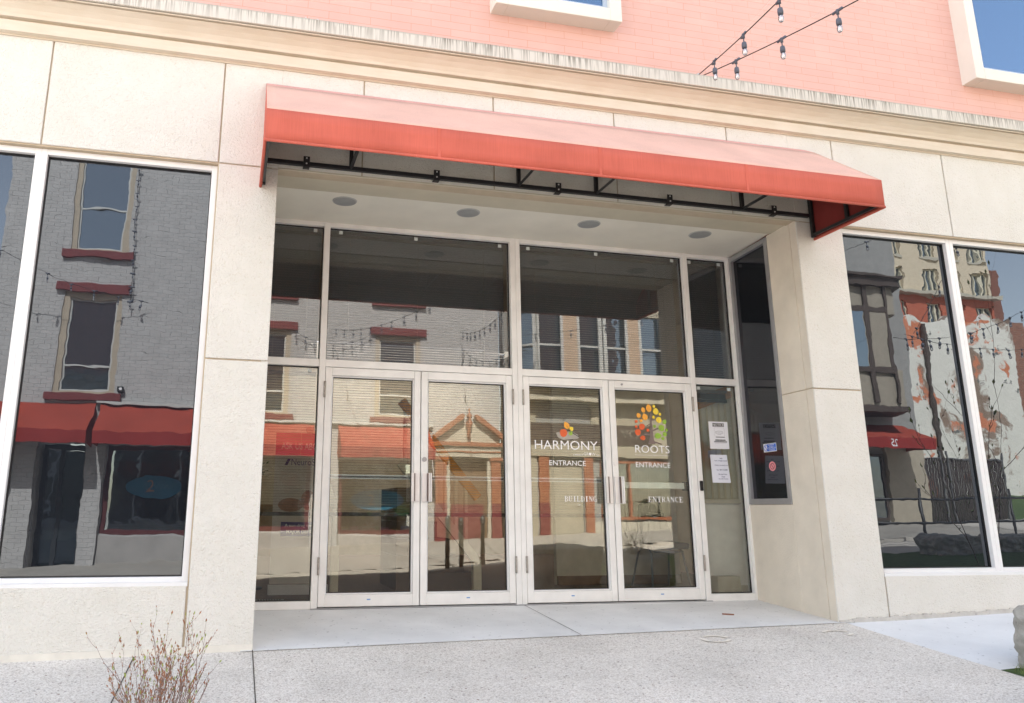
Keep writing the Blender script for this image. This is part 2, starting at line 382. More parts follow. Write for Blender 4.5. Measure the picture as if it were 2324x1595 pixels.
under(pan.build('stucco_wall', STUCCO, bevel=.004), B)
# side returns of the entry
sd_ = MB()
def sidept(t, z, off=0): return (XD+(PR-XD)*t+off, D*(1-t), z)
def sidequad(mb, t0, t1, z0, z1, th=.12, off=0):
    mb.prism([sidept(t0, z0, off), sidept(t1, z0, off), sidept(t1, z1, off), sidept(t0, z1, off)], (th, 0, 0))
sidequad(sd_, .612, .905, lo, 1.9425); sidequad(sd_, .612, .905, 1.951, 3.57); sidequad(sd_, .9115, .986, lo, 1.9425); sidequad(sd_, .9115, .986, 1.951, 3.57)
sidequad(sd_, 0, .6115, lo, .918)
under(sd_.build('side_wall', plain('fine_side_stucco', (.74, .67, .57), .85, 0, .08, 3, .7, 75, .005), bevel=.003), B)
sb = MB(); sidequad(sb, .6, .985, lo, 3.57, .1, .008); under(sb.build('side_joint_backing', GROOVE), B)
ls = MB(); ls.prism([(PL, 0.016, lo), (XDL, D, lo), (XDL, D, 3.57), (PL, 0.016, 3.57)], (-.12, 0, 0)); under(ls.build('side_wall', STUCCO), B)
# side window
sf = MB()
sidequad(sf, .018, .609, .92, .975, .05, -.006); sidequad(sf, .018, .609, 3.51, 3.56, .05, -.006)
sidequad(sf, .018, .07, .975, 3.51, .05, -.006); sidequad(sf, .565, .609, .975, 3.51, .05, -.006)
swn = under(sf.build('side_window', ALU_G, bevel=.002), B)
sp_ = MB(); sidequad(sp_, .06, .57, .96, 3.52, .01, .03); sp_.build('pane', G_SIDE, swn)
# rough base line under the right part
rb = MB()
for i in range(180):
    x0 = PR+(12-PR)*i/180; x1 = PR+(12-PR)*(i+1)/180; h = random.uniform(.028, .045)
    rb.box(x0, x1, -.012, -.0005, zf(x0)-.06, zf(x0)+h*(.6 if i < 3 else 1))
under(rb.build('cracked_base', BASECRACK), B)
rb = MB()
for i in range(50):
    x0 = -8.5+(PL+8.5)*i/50; x1 = -8.5+(PL+8.5)*(i+1)/50
    rb.box(x0, x1-.0005, -.008-random.uniform(0, .002), -.0005, zf(x0)-.06, zf(x0)+.05)
under(rb.build('render_skirting', plain('pale_skirting', (.72, .69, .62), .85)), B)
# cornice: profile swept along x
prof = [(.1, 4.441), (-.004, 4.441), (-.004, 4.455), (-.05, 4.458), (-.05, 4.548), (-.014, 4.550), (-.014, 4.574), (-.058, 4.577), (-.066, 4.60), (-.088, 4.632), (-.125, 4.664), (-.158, 4.683), (-.172, 4.690), (-.150, 4.692), (-.150, 4.700), (-.186, 4.701), (-.186, 4.708), (-.17, 4.709), (-.17, 4.716), (.1, 4.716)]
under(MB().prism([(XL, y, z) for y, z in prof], (XR-XL, 0, 0)).build('cornice', CREAM), B)
lg = MB()
for a, b in zip([XL, -5.2, -1.9, 1.3, 4.6, 7.9, 11.2], [-5.2, -1.9, 1.3, 4.6, 7.9, 11.2, XR]): lg.box(a+.001, b-.001, -.205, .1, 4.7165, 4.835)
under(lg.build('ledge', STREAK, bevel=.004), B)
bw = [(1.30, 2.55, 5.325, 6.9), (6.63, 9.0, 5.325, 6.9), (-4.1, -1.6, 5.325, 6.9)]
TOPZ = 8.3
brick = wall(MB(), XL, XR, 4.82, TOPZ, .05, [(a+.02, b-.02, c+.02, d) for a, b, c, d in bw], .2)
brick.face([(XL, .05, TOPZ), (XR, .05, TOPZ), (XR, 3.4, TOPZ), (XL, 3.4, TOPZ)])
for x in (XL, XR): brick.face([(x, .05, lo), (x, 3.4, lo), (x, 3.4, TOPZ), (x, .05, TOPZ)]); brick.face([(x, 3.4, lo), (x, 9.3, lo), (x, 9.3, 3.95), (x, 3.4, 3.95)])
brick.face([(XL, 3.4, 3.95), (XR, 3.4, 3.95), (XR, 3.4, TOPZ), (XL, 3.4, TOPZ)]); brick.face([(XL, 9.3, lo), (XR, 9.3, lo), (XR, 9.3, 3.95), (XL, 9.3, 3.95)])
for a, b, c, d in ((XL, .4, 3.4, 9.3), (4.0, XR, 3.4, 9.3), (.4, 4.0, 3.4, 6.9), (.4, 4.0, 8.8, 9.3)): brick.face([(a, c, 3.95), (b, c, 3.95), (b, d, 3.95), (a, d, 3.95)])  # low rear roof, left open for the added lobby daylight
under(brick.build('brick_wall', PINK), B)
BOXW = plain('white_window_surround', (.76, .725, .65), .6, 0, .03, 3)
G_UP = m_glass('upper_window_glass', .26, (.46, .62, .86), False, .001, 1.5, inner=(.015, .05, .11))
for a, b, c, d in bw:
    wf = MB(); yf = -.125; o = .12
    wf.box(a, a+o, yf, .2, c, d); wf.box(b-o, b, yf, .2, c, d); wf.box(a+o, b-o, yf, .2, c, c+o+.01); wf.box(a+o, b-o, yf, .2, d-o, d)
    q = under(wf.build('window', BOXW, bevel=.004), B)
    fr = MB(); frame(fr, a+o, b-o, c+o+.01, d-o, yf+.05, yf+.09, .045); fr.build('sash', plain('blue_grey_sash', (.42, .5, .6), .4), q)
    MB().box(a+o+.04, b-o-.04, yf+.065, yf+.075, c+o+.04, d-o-.04).build('pane', G_UP, q)
# facade windows
def facade_window(x0, x1, first=True):
    f = MB(); frame(f, x0, x1, WB, WT, .055, .135, .045, .05)
    o = under(f.build('window', ALU_W, bevel=.003), B)
    MB().box(x0+.045, x1-.045, .108, .118, WB+.05, WT-.045).build('pane', G_FAC, o)
    gk = MB(); frame(gk, x0+.0455, x1-.0455, WB+.0505, WT-.0455, .094, .1075, .008); gk.build('gasket', DARK, o)
    MB().box(x0, x1, .002, .0545, WB-.012, WB+.016).build('sill', ALU_W, o)
xm = [-1.034, -2.355, -3.676, -4.997, -6.318, -7.639]
for a, b in zip(xm, xm[1:]): facade_window(b, a)
xm = [4.83, 6.135, 7.44, 8.745, 10.05, 11.355, 12.66]
for a, b in zip(xm, xm[1:]): facade_window(a, b)
# soffit
sf_ = MB().prism([(PL, .0165, 3.566), (PR, .0165, 3.566), (PR+.04, .43, 3.566), (PL-.03, .43, 3.566)], (0, 0, .3))
sf_.box(PL, PR, .0, .0155, 3.548, 3.559)
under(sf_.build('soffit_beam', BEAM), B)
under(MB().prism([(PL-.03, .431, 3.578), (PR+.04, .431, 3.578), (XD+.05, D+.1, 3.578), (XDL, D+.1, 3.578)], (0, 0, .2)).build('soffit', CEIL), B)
for k, x in enumerate((.079, 1.254, 2.485, 3.70)):
    lab = ['leftmost round grey soffit light over the left sidelight', 'second round grey soffit light from the left under the awning', 'third round grey soffit light, above the right pair of doors', 'rightmost round grey soffit light near the side window'][k]
    t = thing('recessed_light', lab, 'ceiling light', (x, .64, 3.578), 'round lights in the entrance soffit')
    MB().lathe([(.108, -.006), (.112, -.001), (.112, .0)], seg=32).build('trim_ring', plain('ring_grey', (.45, .45, .44), .5), t)
    MB().lathe([(.1, -.0085), (.1, -.0062)], seg=32).build('diffuser', LAMP, t)
# storefront framing at the door plane
sfm = MB(); y0, y1 = D-.05, D+.06
ZH0, ZH1 = 2.146, 2.215
for a, b in ((-.035, .023), (1.875, 1.93), (1.932, 1.981), (3.849, 3.905), (4.395, 4.455), (XDL, XDL+.05)):
    sfm.box(a, b, y0, y1, -.012, 3.578)
seg = [(XDL+.05, -.035), (.023, 1.875), (1.981, 3.849), (3.905, 4.395)]
for k, (a, b) in enumerate(seg):
    sfm.box(a, b, y0+.004, y1, 3.535, 3.578)
    sfm.box(a, b, y0+.004, y1, ZH0, ZH1)
    if k in (0, 3): sfm.box(a, b, y0+.004, y1, -.012, .055)
under(sfm.build('storefront_frame', ALU, bevel=.0025), B)
gk = MB()
for k, (a, b) in enumerate(seg):
    frame(gk, a+.0005, b-.0005, ZH1+.0005, 3.5345, D+.0, D+.012, .009)
    if k in (0, 3): frame(gk, a+.0005, b-.0005, .0555, ZH0-.0005, D, D+.012, .009)
under(gk.build('glazing_gasket', DARK), B)
for k, (a, b) in enumerate(seg):
    under(box('transom_pane', G_TRAN, None, a+.0005, b-.0005, D+.0125, D+.0185, ZH1+.001, 3.534), B)
    if k in (0, 3): under(box('sidelight_pane', G_DOOR, None, a+.0005, b-.0005, D+.0125, D+.0185, .056, ZH0-.001), B)
# little glazing clips
clipm = plain('clip_grey_plastic', (.55, .6, .58), .4)
for k, (a, b) in enumerate(seg):
    for f in ((.12, .86) if k in (0, 3) else (.06, .47, .95)):
        x = a+(b-a)*f
        under(box('glazing_clip', clipm, None, x-.018, x+.018, D+.004, D+.0122, 3.485, 3.518), B)
        if k in (0, 3): under(box('glazing_clip', clipm, None, x-.018, x+.018, D+.004, D+.0122, 2.095, 2.128), B)
under(box('threshold', plain('threshold_grey', (.34, .34, .345), .6), None, -.034, 3.904, D-.07, D+.06, -.0115, -.004), B)
# doors
def leaf_poly(cx, cz, w_, h_, ang, y, n=14):
    pts = []
    for i in range(n):
        t = 2*pi*i/n; rx = sin(t)*.5*w_*(1 if cos(t) < 0 else (1-.35*cos(t)**2)); rz = cos(t)*.5*h_
        if i == 0: rz = .56*h_
        pts.append((rx, rz))
    ca, sa = cos(ang), sin(ang)
    return [(cx+px*ca-pz*sa, y, cz+px*sa+pz*ca) for px, pz in pts]
LEAFM = [plain('leaf_orange', (.88, .40, .05), .5, 0, .02), plain('leaf_yellow', (.90, .68, .06), .5, 0, .02), plain('leaf_red', (.72, .12, .03), .5, 0, .02), plain('leaf_green', (.30, .50, .06), .5, 0, .02), plain('leaf_vein', (.05, .04, .03), .6), WHITE, plain('trunk_brown', (.20, .15, .135), .6), plain('duck_grey', (.40, .37, .32), .6)]
LI = dict(o=0, y=1, r=2, g=3)
YL = D+.0105
def door(x0, x1, hinge_left, kind):
    f = MB(); za, zb = .004, 2.142; st = .062
    f.box(x0, x0+st, D-.045, D+.05, za, zb); f.box(x1-st, x1, D-.045, D+.05, za, zb)
    f.box(x0+st, x1-st, D-.044, D+.05, 2.066, zb); f.box(x0+st, x1-st, D-.044, D+.05, za, .105)
    o = under(f.build('door', ALU, bevel=.004), B)
    b2 = MB(); frame(b2, x0+st, x1-st, .1055, 2.0655, D-.025, D+.03, .012); b2.build('glazing_bead', ALU_W, o, bevel=.003)
    g2 = MB(); frame(g2, x0+st+.012, x1-st-.012, .1175, 2.0535, D-.004, D+.011, .007); g2.build('gasket', DARK, o)
    MB().box(x0+st+.012, x1-st-.012, D+.0115, D+.0175, .1175, 2.0535).build('pane', G_DOOR, o)
    hx = x1-.035 if hinge_left else x0+.035
    h = MB(); sgn = 1 if hinge_left else -1
    h.box(hx-.028, hx+.028, D-.062, D-.0455, .915, 1.178)      # wing pull: bent plate
    e = hx-sgn*.045
    h.box(min(hx-sgn*.028, e), max(hx-sgn*.028, e), D-.085, D-.0455, .915, 1.178)
    h.box(min(e, e-sgn*.014), max(e, e-sgn*.014), D-.10, D-.082, .915, 1.178)
    h.build('pull_handle', METAL, o, bevel=.002)
    hb = MB(); hb.box(min(hx-sgn*.020, hx-sgn*.030), max(hx-sgn*.020, hx-sgn*.030), D-.0865, D-.0625, .92, 1.174); hb.build('handle_grip', plain('brown_grip', (.12, .085, .07), .5), o)
    xx = x0-.004 if hinge_left else x1+.004
    for z in (.35, 1.93):
        hg = MB(); hg.lathe([(.011, 0), (.011, .045), (.0095, .047), (.011, .049), (.011, .1), (.0095, .102), (.011, .104), (.011, .15)], (xx, D-.056, z-.075), 8); hg.build('hinge', plain('worn_brass_steel', (.40, .37, .33), .45, .5), o, smooth=True)
    lockx = x1-.032 if hinge_left else x0+.032
    if kind in ('b', 'd'):
        m_ = MB(); m_.prism([(lockx+.022*cos(t*pi/8), D-.054, 1.305+.022*sin(t*pi/8)) for t in range(16)], (0, .0085, 0))
        m_.prism([(lockx+.008*cos(t*pi/4), D-.0565, 1.305+.008*sin(t*pi/4)) for t in range(8)], (0, .003, 0)); m_.build('lock_cylinder', METAL if kind == 'd' else ALU_G, o)
    # inside push bar
    pb = MB()
    if kind == 'd':
        pb.box(x0+st+.01, x1-st-.035, D+.05, D+.09, 1.068, 1.13)
        pb.build('panic_bar', plain('pale_green_grey_bar', (.84, .88, .86), .4), o, bevel=.004)
        MB().box(x1-st-.034, x1-.03, D+.05, D+.10, 1.052, 1.142).build('panic_latch', DARK, o, bevel=.004)
    else:
        pb.box(x0+st+.01, x1-st-.01, D+.05, D+.068, 1.146, 1.158); pb.box(x0+st+.01, x1-st-.01, D+.05, D+.066, 1.118, 1.127)
        pb.build('push_bar', plain('steel_bar', (.80, .84, .88), .3), o, bevel=.002)
        MB().box(x0+st+.01, x1-st-.01, D+.054, D+.06, 1.1275, 1.1455).build('push_bar_web', plain('bar_grey', (.16, .17, .18), .4), o)
    s_ = MB(); s_.box((x0+x1)/2-.02, (x0+x1)/2+.012, D-.0455, D-.0442, .058, .068); s_.build('maker_label', plain('label_blue', (.16, .32, .62), .5), o)
    if kind == 'c':
        def line(*a, **k): q = MB(); put_text(q, *a, **k); q.build('lettering', WHITE, o)
        line('HARMONY', 2.116, 1.434, YL, .67, .088, off=-.002)
        q = MB(); put_text(q, 'a division of', 2.517, 1.380, YL, .108, .017); put_text(q, 'GR', 2.632, 1.382, YL, .054, .028, off=-.008); put_text(q, 'W', 2.716, 1.382, YL, .043, .028, off=-.008); put_text(q, 'inc.', 2.768, 1.380, YL, .028, .015)
        q.prism([(2.7005+.013*cos(a*pi/8), YL, 1.396+.014*sin(a*pi/8)) for a in range(16)], (0, .0005, 0)); q.build('lettering', WHITE, o)
        line('ENTRANCE', 2.263, 1.278, YL, .387, .05, off=.004)
        q = MB(); serif(q, 'BUILDING', 2.412, .932, YL, .343, .052); q.build('lettering', WHITE, o)
        t = MB()
        t.m = 7
        t.face([(2.345, YL+.0003, 1.60), (2.36, YL+.0003, 1.555), (2.41, YL+.0003, 1.53), (2.49, YL+.0003, 1.527), (2.56, YL+.0003, 1.54), (2.588, YL+.0003, 1.555), (2.575, YL+.0003, 1.585), (2.545, YL+.0003, 1.60), (2.50, YL+.0003, 1.615), (2.43, YL+.0003, 1.61)])
        t.m = 4
        t.face([(2.50, YL-.0002, 1.606), (2.585, YL-.0002, 1.562), (2.59, YL-.0002, 1.567), (2.51, YL-.0002, 1.612)]); t.face([(2.42, YL-.0002, 1.54), (2.50, YL-.0002, 1.528), (2.57, YL-.0002, 1.545), (2.50, YL-.0002, 1.536)])
        for cx, cz, w_, h_, c_, an in ((2.46, 1.673, .058, .075, 'o', .5), (2.511, 1.642, .046, .04, 'y', -.9), (2.423, 1.598, .084, .078, 'r', .9), (2.5, 1.596, .042, .044, 'g', -.6)):
            t.m = LI[c_]; t.face(leaf_poly(cx, cz, w_, h_, an, YL-.0006)); t.m = 4
            t.face([(cx-.001, YL-.0009, cz), (cx+.0015, YL-.0009, cz), (2.487, YL-.0009, 1.626), (2.484, YL-.0009, 1.622)])
        t.build('leaf_emblem', LEAFM, o)
    if kind == 'd':
        def line(*a, **k): q = MB(); put_text(q, *a, **k); q.build('lettering', WHITE, o)
        line('ROOTS', 3.198, 1.422, YL, .385, .077, off=-.002)
        line('Recovery-based Outpatient Opioid Treatment Services', 3.195, 1.393, YL, .39, .012)
        line('ENTRANCE', 3.196, 1.276, YL, .386, .051, off=.004)
        q = MB(); serif(q, 'ENTRANCE', 3.311, .934, YL, .394, .055); q.build('lettering', WHITE, o)
        t = MB()
        t.m = 6; Y2 = YL+.0003
        t.face([(3.385, Y2, 1.83), (3.398, Y2, 1.828), (3.405, Y2, 1.70), (3.414, Y2, 1.56), (3.43, Y2, 1.515), (3.345, Y2, 1.515), (3.368, Y2, 1.56), (3.382, Y2, 1.70)])
        for pp in ([(3.305, 1.62), (3.31, 1.602), (3.375, 1.602), (3.375, 1.618)], [(3.40, 1.655), (3.40, 1.638), (3.475, 1.668), (3.47, 1.684)], [(3.40, 1.762), (3.40, 1.75), (3.44, 1.757), (3.44, 1.766)], [(3.33, 1.648), (3.338, 1.64), (3.378, 1.655), (3.378, 1.668)], [(3.34, 1.70), (3.345, 1.692), (3.382, 1.712), (3.382, 1.722)], [(3.395, 1.55), (3.40, 1.53), (3.50, 1.508), (3.50, 1.518)]):
            t.face([(a, Y2+.0002, b) for a, b in pp])
        for cx, cz, w_, h_, c_ in LEAVES:
            an = math.atan2(-(cx-3.395), cz-1.60)*.9
            t.m = LI[c_]; t.face(leaf_poly(cx, cz, w_, h_, an, YL-.0006)); t.m = 4
            dx, dz = sin(an), -cos(an)
            t.face([(cx, YL-.0009, cz), (cx+dx*h_*.5-.0015*dz, YL-.0009, cz+dz*h_*.5+.0015*dx), (cx+dx*h_*.5+.0015*dz, YL-.0009, cz+dz*h_*.5-.0015*dx)])
        t.build('tree_emblem', LEAFM, o)
        MB().prism([(3.055+.011*cos(a*pi/6), D-.0535, 2.105+.011*sin(a*pi/6)) for a in range(12)], (0, .008, 0)).build('closer_bolt', ALU_G, o)
    return o
LEAVES = [(3.376, 1.879, .064, .08, 'o'), (3.434, 1.899, .03, .037, 'y'), (3.312, 1.858, .046, .056, 'o'), (3.453, 1.848, .064, .068, 'y'), (3.257, 1.8, .05, .05, 'o'), (3.327, 1.787, .064, .071, 'o'), (3.499, 1.82, .03, .034, 'y'), (3.425, 1.787, .032, .035, 'y'), (3.281, 1.748, .035, .034, 'o'), (3.483, 1.761, .064, .064, 'y'), (3.227, 1.738, .034, .032, 'r'), (3.546, 1.743, .046, .05, 'g'), (3.222, 1.684, .034, .032, 'r'), (3.286, 1.686, .07, .064, 'r'), (3.431, 1.695, .03, .034, 'g'), (3.508, 1.679, .07, .066, 'g'), (3.351, 1.652, .034, .035, 'r'), (3.565, 1.66, .034, .03, 'g'), (3.238, 1.629, .07, .067, 'r'), (3.541, 1.616, .048, .048, 'g'), (3.462, 1.598, .061, .075, 'g'), (3.29, 1.572, .048, .06, 'r'), (3.516, 1.572, .034, .035, 'g')]
SER = {  # serif capitals in a 1x1 cell: boxes (x0,x1,z0,z1) and slanted strokes (xa,za,xb,zb,thick)
 'B': ([(.12, .32, 0, 1), (.02, .5, 0, .05), (.02, .5, .95, 1), (.3, .6, .48, .54)], [(.5, .97, .72, .86, .07), (.72, .88, .72, .62, .17), (.72, .64, .5, .51, .07), (.5, .52, .8, .38, .08), (.8, .4, .8, .14, .19), (.8, .12, .5, .03, .08)]),
 'U': ([(.1, .29, .2, 1), (0, .4, .95, 1), (.72, .8, .25, 1), (.6, .92, .95, 1)], [(.19, .25, .35, .06, .15), (.33, .05, .6, .05, .08), (.58, .05, .76, .28, .09)]),
 'I': ([(.36, .62, 0, 1), (.2, .8, 0, .05), (.2, .8, .95, 1)], []),
 'L': ([(.14, .34, 0, 1), (.02, .48, .95, 1), (.02, .88, 0, .06), (.82, .88, .05, .3)], []),
 'D': ([(.12, .32, 0, 1), (.02, .5, 0, .05), (.02, .5, .95, 1)], [(.48, .97, .76, .8, .08), (.78, .82, .83, .5, .17), (.83, .5, .78, .18, .17), (.76, .2, .48, .03, .08)]),
 'N': ([(.12, .2, 0, 1), (.02, .34, 0, .05), (0, .26, .95, 1), (.78, .86, 0, 1), (.66, .98, .95, 1)], [(.2, .96, .8, .06, .19)]),
 'G': ([(.7, .88, .06, .45), (.58, .98, .42, .47)], [(.84, .76, .6, .96, .07), (.62, .95, .3, .88, .08), (.28, .88, .14, .52, .17), (.14, .52, .28, .14, .17), (.28, .12, .6, .04, .08), (.6, .04, .8, .12, .08)]),
 'E': ([(.14, .34, 0, 1), (.02, .86, 0, .06), (.02, .84, .94, 1), (.34, .64, .47, .53), (.8, .86, .05, .28), (.78, .84, .74, .95), (.6, .66, .36, .64)], []),
 'T': ([(.4, .6, 0, 1), (.26, .74, 0, .05), (.04, .96, .94, 1), (.04, .1, .72, .95), (.9, .96, .72, .95)], []),
 'R': ([(.12, .32, 0, 1), (.02, .45, 0, .05), (.02, .5, .95, 1), (.3, .6, .47, .53)], [(.5, .97, .74, .84, .07), (.75, .86, .75, .64, .17), (.74, .62, .55, .5, .07), (.5, .5, .86, .03, .17)]),
 'A': ([(0, .3, 0, .05), (.6, 1, 0, .05), (.25, .68, .3, .36)], [(.14, .03, .47, 1, .07), (.46, 1, .8, .03, .19)]),
 'C': ([], [(.88, .74, .62, .96, .07), (.64, .95, .32, .88, .08), (.3, .88, .16, .52, .17), (.16, .52, .3, .14, .17), (.3, .12, .62, .04, .08), (.62, .04, .9, .22, .07)])}
def serif(mb, s, x, z, y, width, height):
    cw = width/len(s); sw = cw*.92; d = .0004
    for i, ch in enumerate(s):
        ox = x+i*cw; bs_, ss = SER[ch]
        for j, (a, b, c, e) in enumerate(bs_): mb.box(ox+a*sw, ox+b*sw, y+d*.1*j, y+.0005+d*.1*j, z+c*height, z+e*height)
        for j, (a, c, b, e, t) in enumerate(ss):
            p, q = Vector((a*sw, c*height)), Vector((b*sw, e*height)); v = (q-p).normalized(); nn = Vector((-v.y, v.x))*t*sw/2
            mb.face([(ox+k.x, y-.0001*(j+1), z+k.y) for k in (p-nn, q-nn, q+nn, p+nn)])
door(.027, .944, True, 'a'); door(.952, 1.871, False, 'b'); door(1.985, 2.904, True, 'c'); door(2.912, 3.845, False, 'd')
# exit device button right of the last door
tb = MB().box(3.86, 3.895, D-.066, D-.0505, 1.05, 1.15); tag(tb.build('door_bell', DARK, bevel=.007, seg=2), 'small black door bell on the post right of the rightmost door', 'door bell')

# papers and stickers
def flat_thing(name, label, cat, mat, x0, x1, z0, z1, y, th=.0006, skew=0):
    t = thing(name, label, cat, ((x0+x1)/2, y, z0))
    m = MB().prism([(x0, y, z1), (x1, y, z1), (x1+skew, y, z0), (x0+skew*.3, y, z0)], (0, th, 0)); under(m.build('sheet', mat), t); return t
t = flat_thing('notice_poster', 'white notice about masks taped high on the right sidelight', 'poster', PAPER, 4.055, 4.278, 1.482, 1.765, D+.0105)
m = MB(); yy = D+.0100
for a in ((4.100, 4.234, 1.713, 1.749), (4.13, 4.235, 1.600, 1.606), (4.122, 4.240, 1.566, 1.579), (4.105, 4.255, 1.550, 1.563)):
    under(MB().box(a[0], a[1], yy, yy+.0003, a[2], a[3]).build('black_bar', INK), t)
def print_line(mat, *a, **k): q = MB(); put_text(q, *a, **k); under(q.build('print_line', mat), t)
print_line(WHITE, 'NOTICE', 4.104, 1.718, yy-.0004, .127, .026, off=.01); print_line(WHITE, 'Our Office Policy', 4.125, 1.567, yy-.0004, .11, .010, off=.01); print_line(WHITE, 'MASKS ARE REQUIRED', 4.108, 1.552, yy-.0004, .145, .009, off=.01)
print_line(INK, 'Thank you for your understanding.', 4.115, 1.537, yy, .13, .007); m = MB()
def arc(mb, cx, cz, rx, rz, a0, a1, y, w_, n=12):
    for i in range(n):
        a, b = a0+(a1-a0)*i/n, a0+(a1-a0)*(i+1)/n
        mb.face([(cx+rx*cos(a), y, cz+rz*sin(a)), (cx+rx*cos(b), y, cz+rz*sin(b)), (cx+(rx+w_)*cos(b), y, cz+(rz+w_)*sin(b)), (cx+(rx+w_)*cos(a), y, cz+(rz+w_)*sin(a))])
arc(m, 4.172, 1.655, .03, .012, 0, pi, yy, .002); arc(m, 4.172, 1.655, .03, .024, pi, 2*pi, yy, .002)
arc(m, 4.140, 1.652, .011, .011, pi/2, 3*pi/2, yy, .002, 8); arc(m, 4.204, 1.652, .011, .011, -pi/2, pi/2, yy, .002, 8)
for z in (1.640, 1.648, 1.656): m.box(4.155, 4.189, yy, yy+.0002, z, z+.0012)
frame(m, 4.118, 4.233, 1.612, 1.702, yy, yy+.0002, .0009); under(m.build('mask_drawing', INK), t)
t = flat_thing('info_poster', 'plain white sheet of opening hours taped under the mask notice', 'poster', plain('bluish_paper', (.80, .82, .90), .7, 0, .02), 4.046, 4.240, 1.136, 1.421, D+.0105, skew=.023)
m = MB(); BLUI = plain('navy_ink', (.04, .05, .16), .6)
for s, x, z, w_ in (('Info', 4.155, 1.378, .03), ('Email- info@grwhealth', 4.092, 1.352, .145), ('Website- grwhealth.com', 4.088, 1.306, .155), ('Fax- 1800-734-8498', 4.110, 1.260, .125), ('Monday-Friday', 4.128, 1.214, .098), ('Closed', 4.158, 1.191, .042), ('Saturday-Sunday', 4.125, 1.168, .112)):
    print_line(BLUI, s, x, z, yy, w_, .014, off=.012)
def sideface(mb, t0, t1, z0, z1, off, tilt=0):
    mb.face([sidept(t0, z0, off), sidept(t1, z0+tilt, off), sidept(t1, z1+tilt, off), sidept(t0, z1, off)])
t = thing('smoking_sticker', 'blue and white rectangular sticker on the dark side window', 'sticker', sidept(.36, 1.43, .02))
m = MB(); sideface(m, .272, .446, 1.428, 1.510, .0285); under(m.build('sheet', WHITE), t)
m = MB(); sideface(m, .320, .441, 1.434, 1.504, .0278); under(m.build('blue_panel', plain('sticker_blue', (.02, .13, .62), .5), ), t)
m = MB(); m2 = MB()
for k in range(16):
    a, b = 2*pi*k/16, 2*pi*(k+1)/16
    for r_, mm in (((.85, 1), m),): mm.face([sidept(.305+.030*q*cos(c), 1.469+.034*q*sin(c), .0275) for q, c in ((.78, a), (1, a), (1, b), (.78, b))])
m.face([sidept(.288, 1.487, .0273), sidept(.292, 1.491, .0273), sidept(.322, 1.451, .0273), sidept(.318, 1.447, .0273)]); sideface(m, .302, .309, 1.452, 1.488, .0274); under(m.build('symbol', plain('sticker_blue', (0, 0, 0))), t)
def side_text(mb, body, t0, t1, z, h, off):
    vs_, fs = text_mesh(body, 1, h, .012); k = len(mb.v)
    for a, b in vs_: mb.v.append(sidept(t0+(t1-t0)*a, z+b, off))
    for f in fs: mb.f.append(tuple(k+i for i in f)); mb.mi.append(mb.m)
m = MB()
for s, a, b, z, h in (('NO SMOKING', .345, .42, 1.489, .011), ('INCLUDING', .355, .41, 1.475, .009), ('ELECTRONIC SMOKING DEVICES', .326, .436, 1.462, .009), ('WITHIN 15 FEET OF', .34, .425, 1.450, .008), ('ENTRANCE', .35, .42, 1.438, .008)): side_text(m, s, a, b, z, h, .0272)
under(m.build('white_print', WHITE), t)
t = thing('no_smoking_sticker', 'round pink and red prohibition sticker low on the dark side window', 'sticker', sidept(.365, 1.24, .02))
m = MB(); m.face([sidept(.368+.046*cos(a*pi/16), 1.286+.047*sin(a*pi/16), .0285) for a in range(32)]); under(m.build('sheet', plain('sticker_pink', (.80, .30, .33), .5)), t)
m = MB()
for k in range(24):
    a, b = 2*pi*k/24, 2*pi*(k+1)/24
    m.face([sidept(.368+.030*q*cos(c), 1.286+.031*q*sin(c), .028) for q, c in ((.80, a), (1, a), (1, b), (.80, b))])
m.face([sidept(.350, 1.308, .0278), sidept(.355, 1.311, .0278), sidept(.387, 1.264, .0278), sidept(.382, 1.261, .0278)]); under(m.build('symbol', plain('sticker_dark_red', (.22, .03, .05), .5)), t)

# ================================================================== AWNING
A = thing('entrance_awning', 'long red fabric awning over the glass entrance', 'awning', (1.9, -.4, 3.38))
ax0, ax1 = -.69, 4.50; yf = -.86
def apt(x, k): return {'wt': (x, -.002, 4.30), 'br': (x, -.13, 4.215), 'ft': (x, yf, 3.625), 'fb': (x, yf, 3.382), 'wb': (x, -.002, 3.378)}[k]
def asheet(name, ka, kb, mat, nx=40, ny=4, sag=.0):
    m = MB(); mb_ = m
    for j in range(ny+1):
        for i in range(nx+1):
            x = ax0+(ax1-ax0)*i/nx; p, q = Vector(apt(x, ka)), Vector(apt(x, kb)); t = j/ny; v = p.lerp(q, t)
            # cloth dips slightly between the frame members
            s = sag*sin(pi*t)*abs(sin(pi*(x-ax0)/1.3)); v.z -= s; mb_.v.append(tuple(v))
    for j in range(ny):
        for i in range(nx):
            k = j*(nx+1)+i; mb_.f.append((k, k+1, k+nx+2, k+nx+1)); mb_.mi.append(0)
    o = m.build(name, mat, smooth=True); under(o, A)
    so_ = o.modifiers.new('s', 'SOLIDIFY'); so_.thickness = .003; so_.offset = 0; return o
asheet('top_flap', 'wt', 'br', m_fabric('awning_top_band', (.80, .43, .40), .05), 40, 2)
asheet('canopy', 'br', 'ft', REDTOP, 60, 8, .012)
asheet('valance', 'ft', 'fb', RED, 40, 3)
under(MB().prism([(ax0+.02, -.01, 4.24), (ax0+.02, -.13, 4.185), (ax0+.02, yf+.01, 3.60), (ax0+.02, yf+.01, 3.597), (ax0+.02, -.13, 4.18), (ax0+.02, -.01, 4.236)], (ax1-ax0-.04, 0, 0)).build('added_dark_sheet', plain('awning_underside_dark', (.13, .075, .06), .9)), A)  # dark sheet added below the canopy to darken its underside
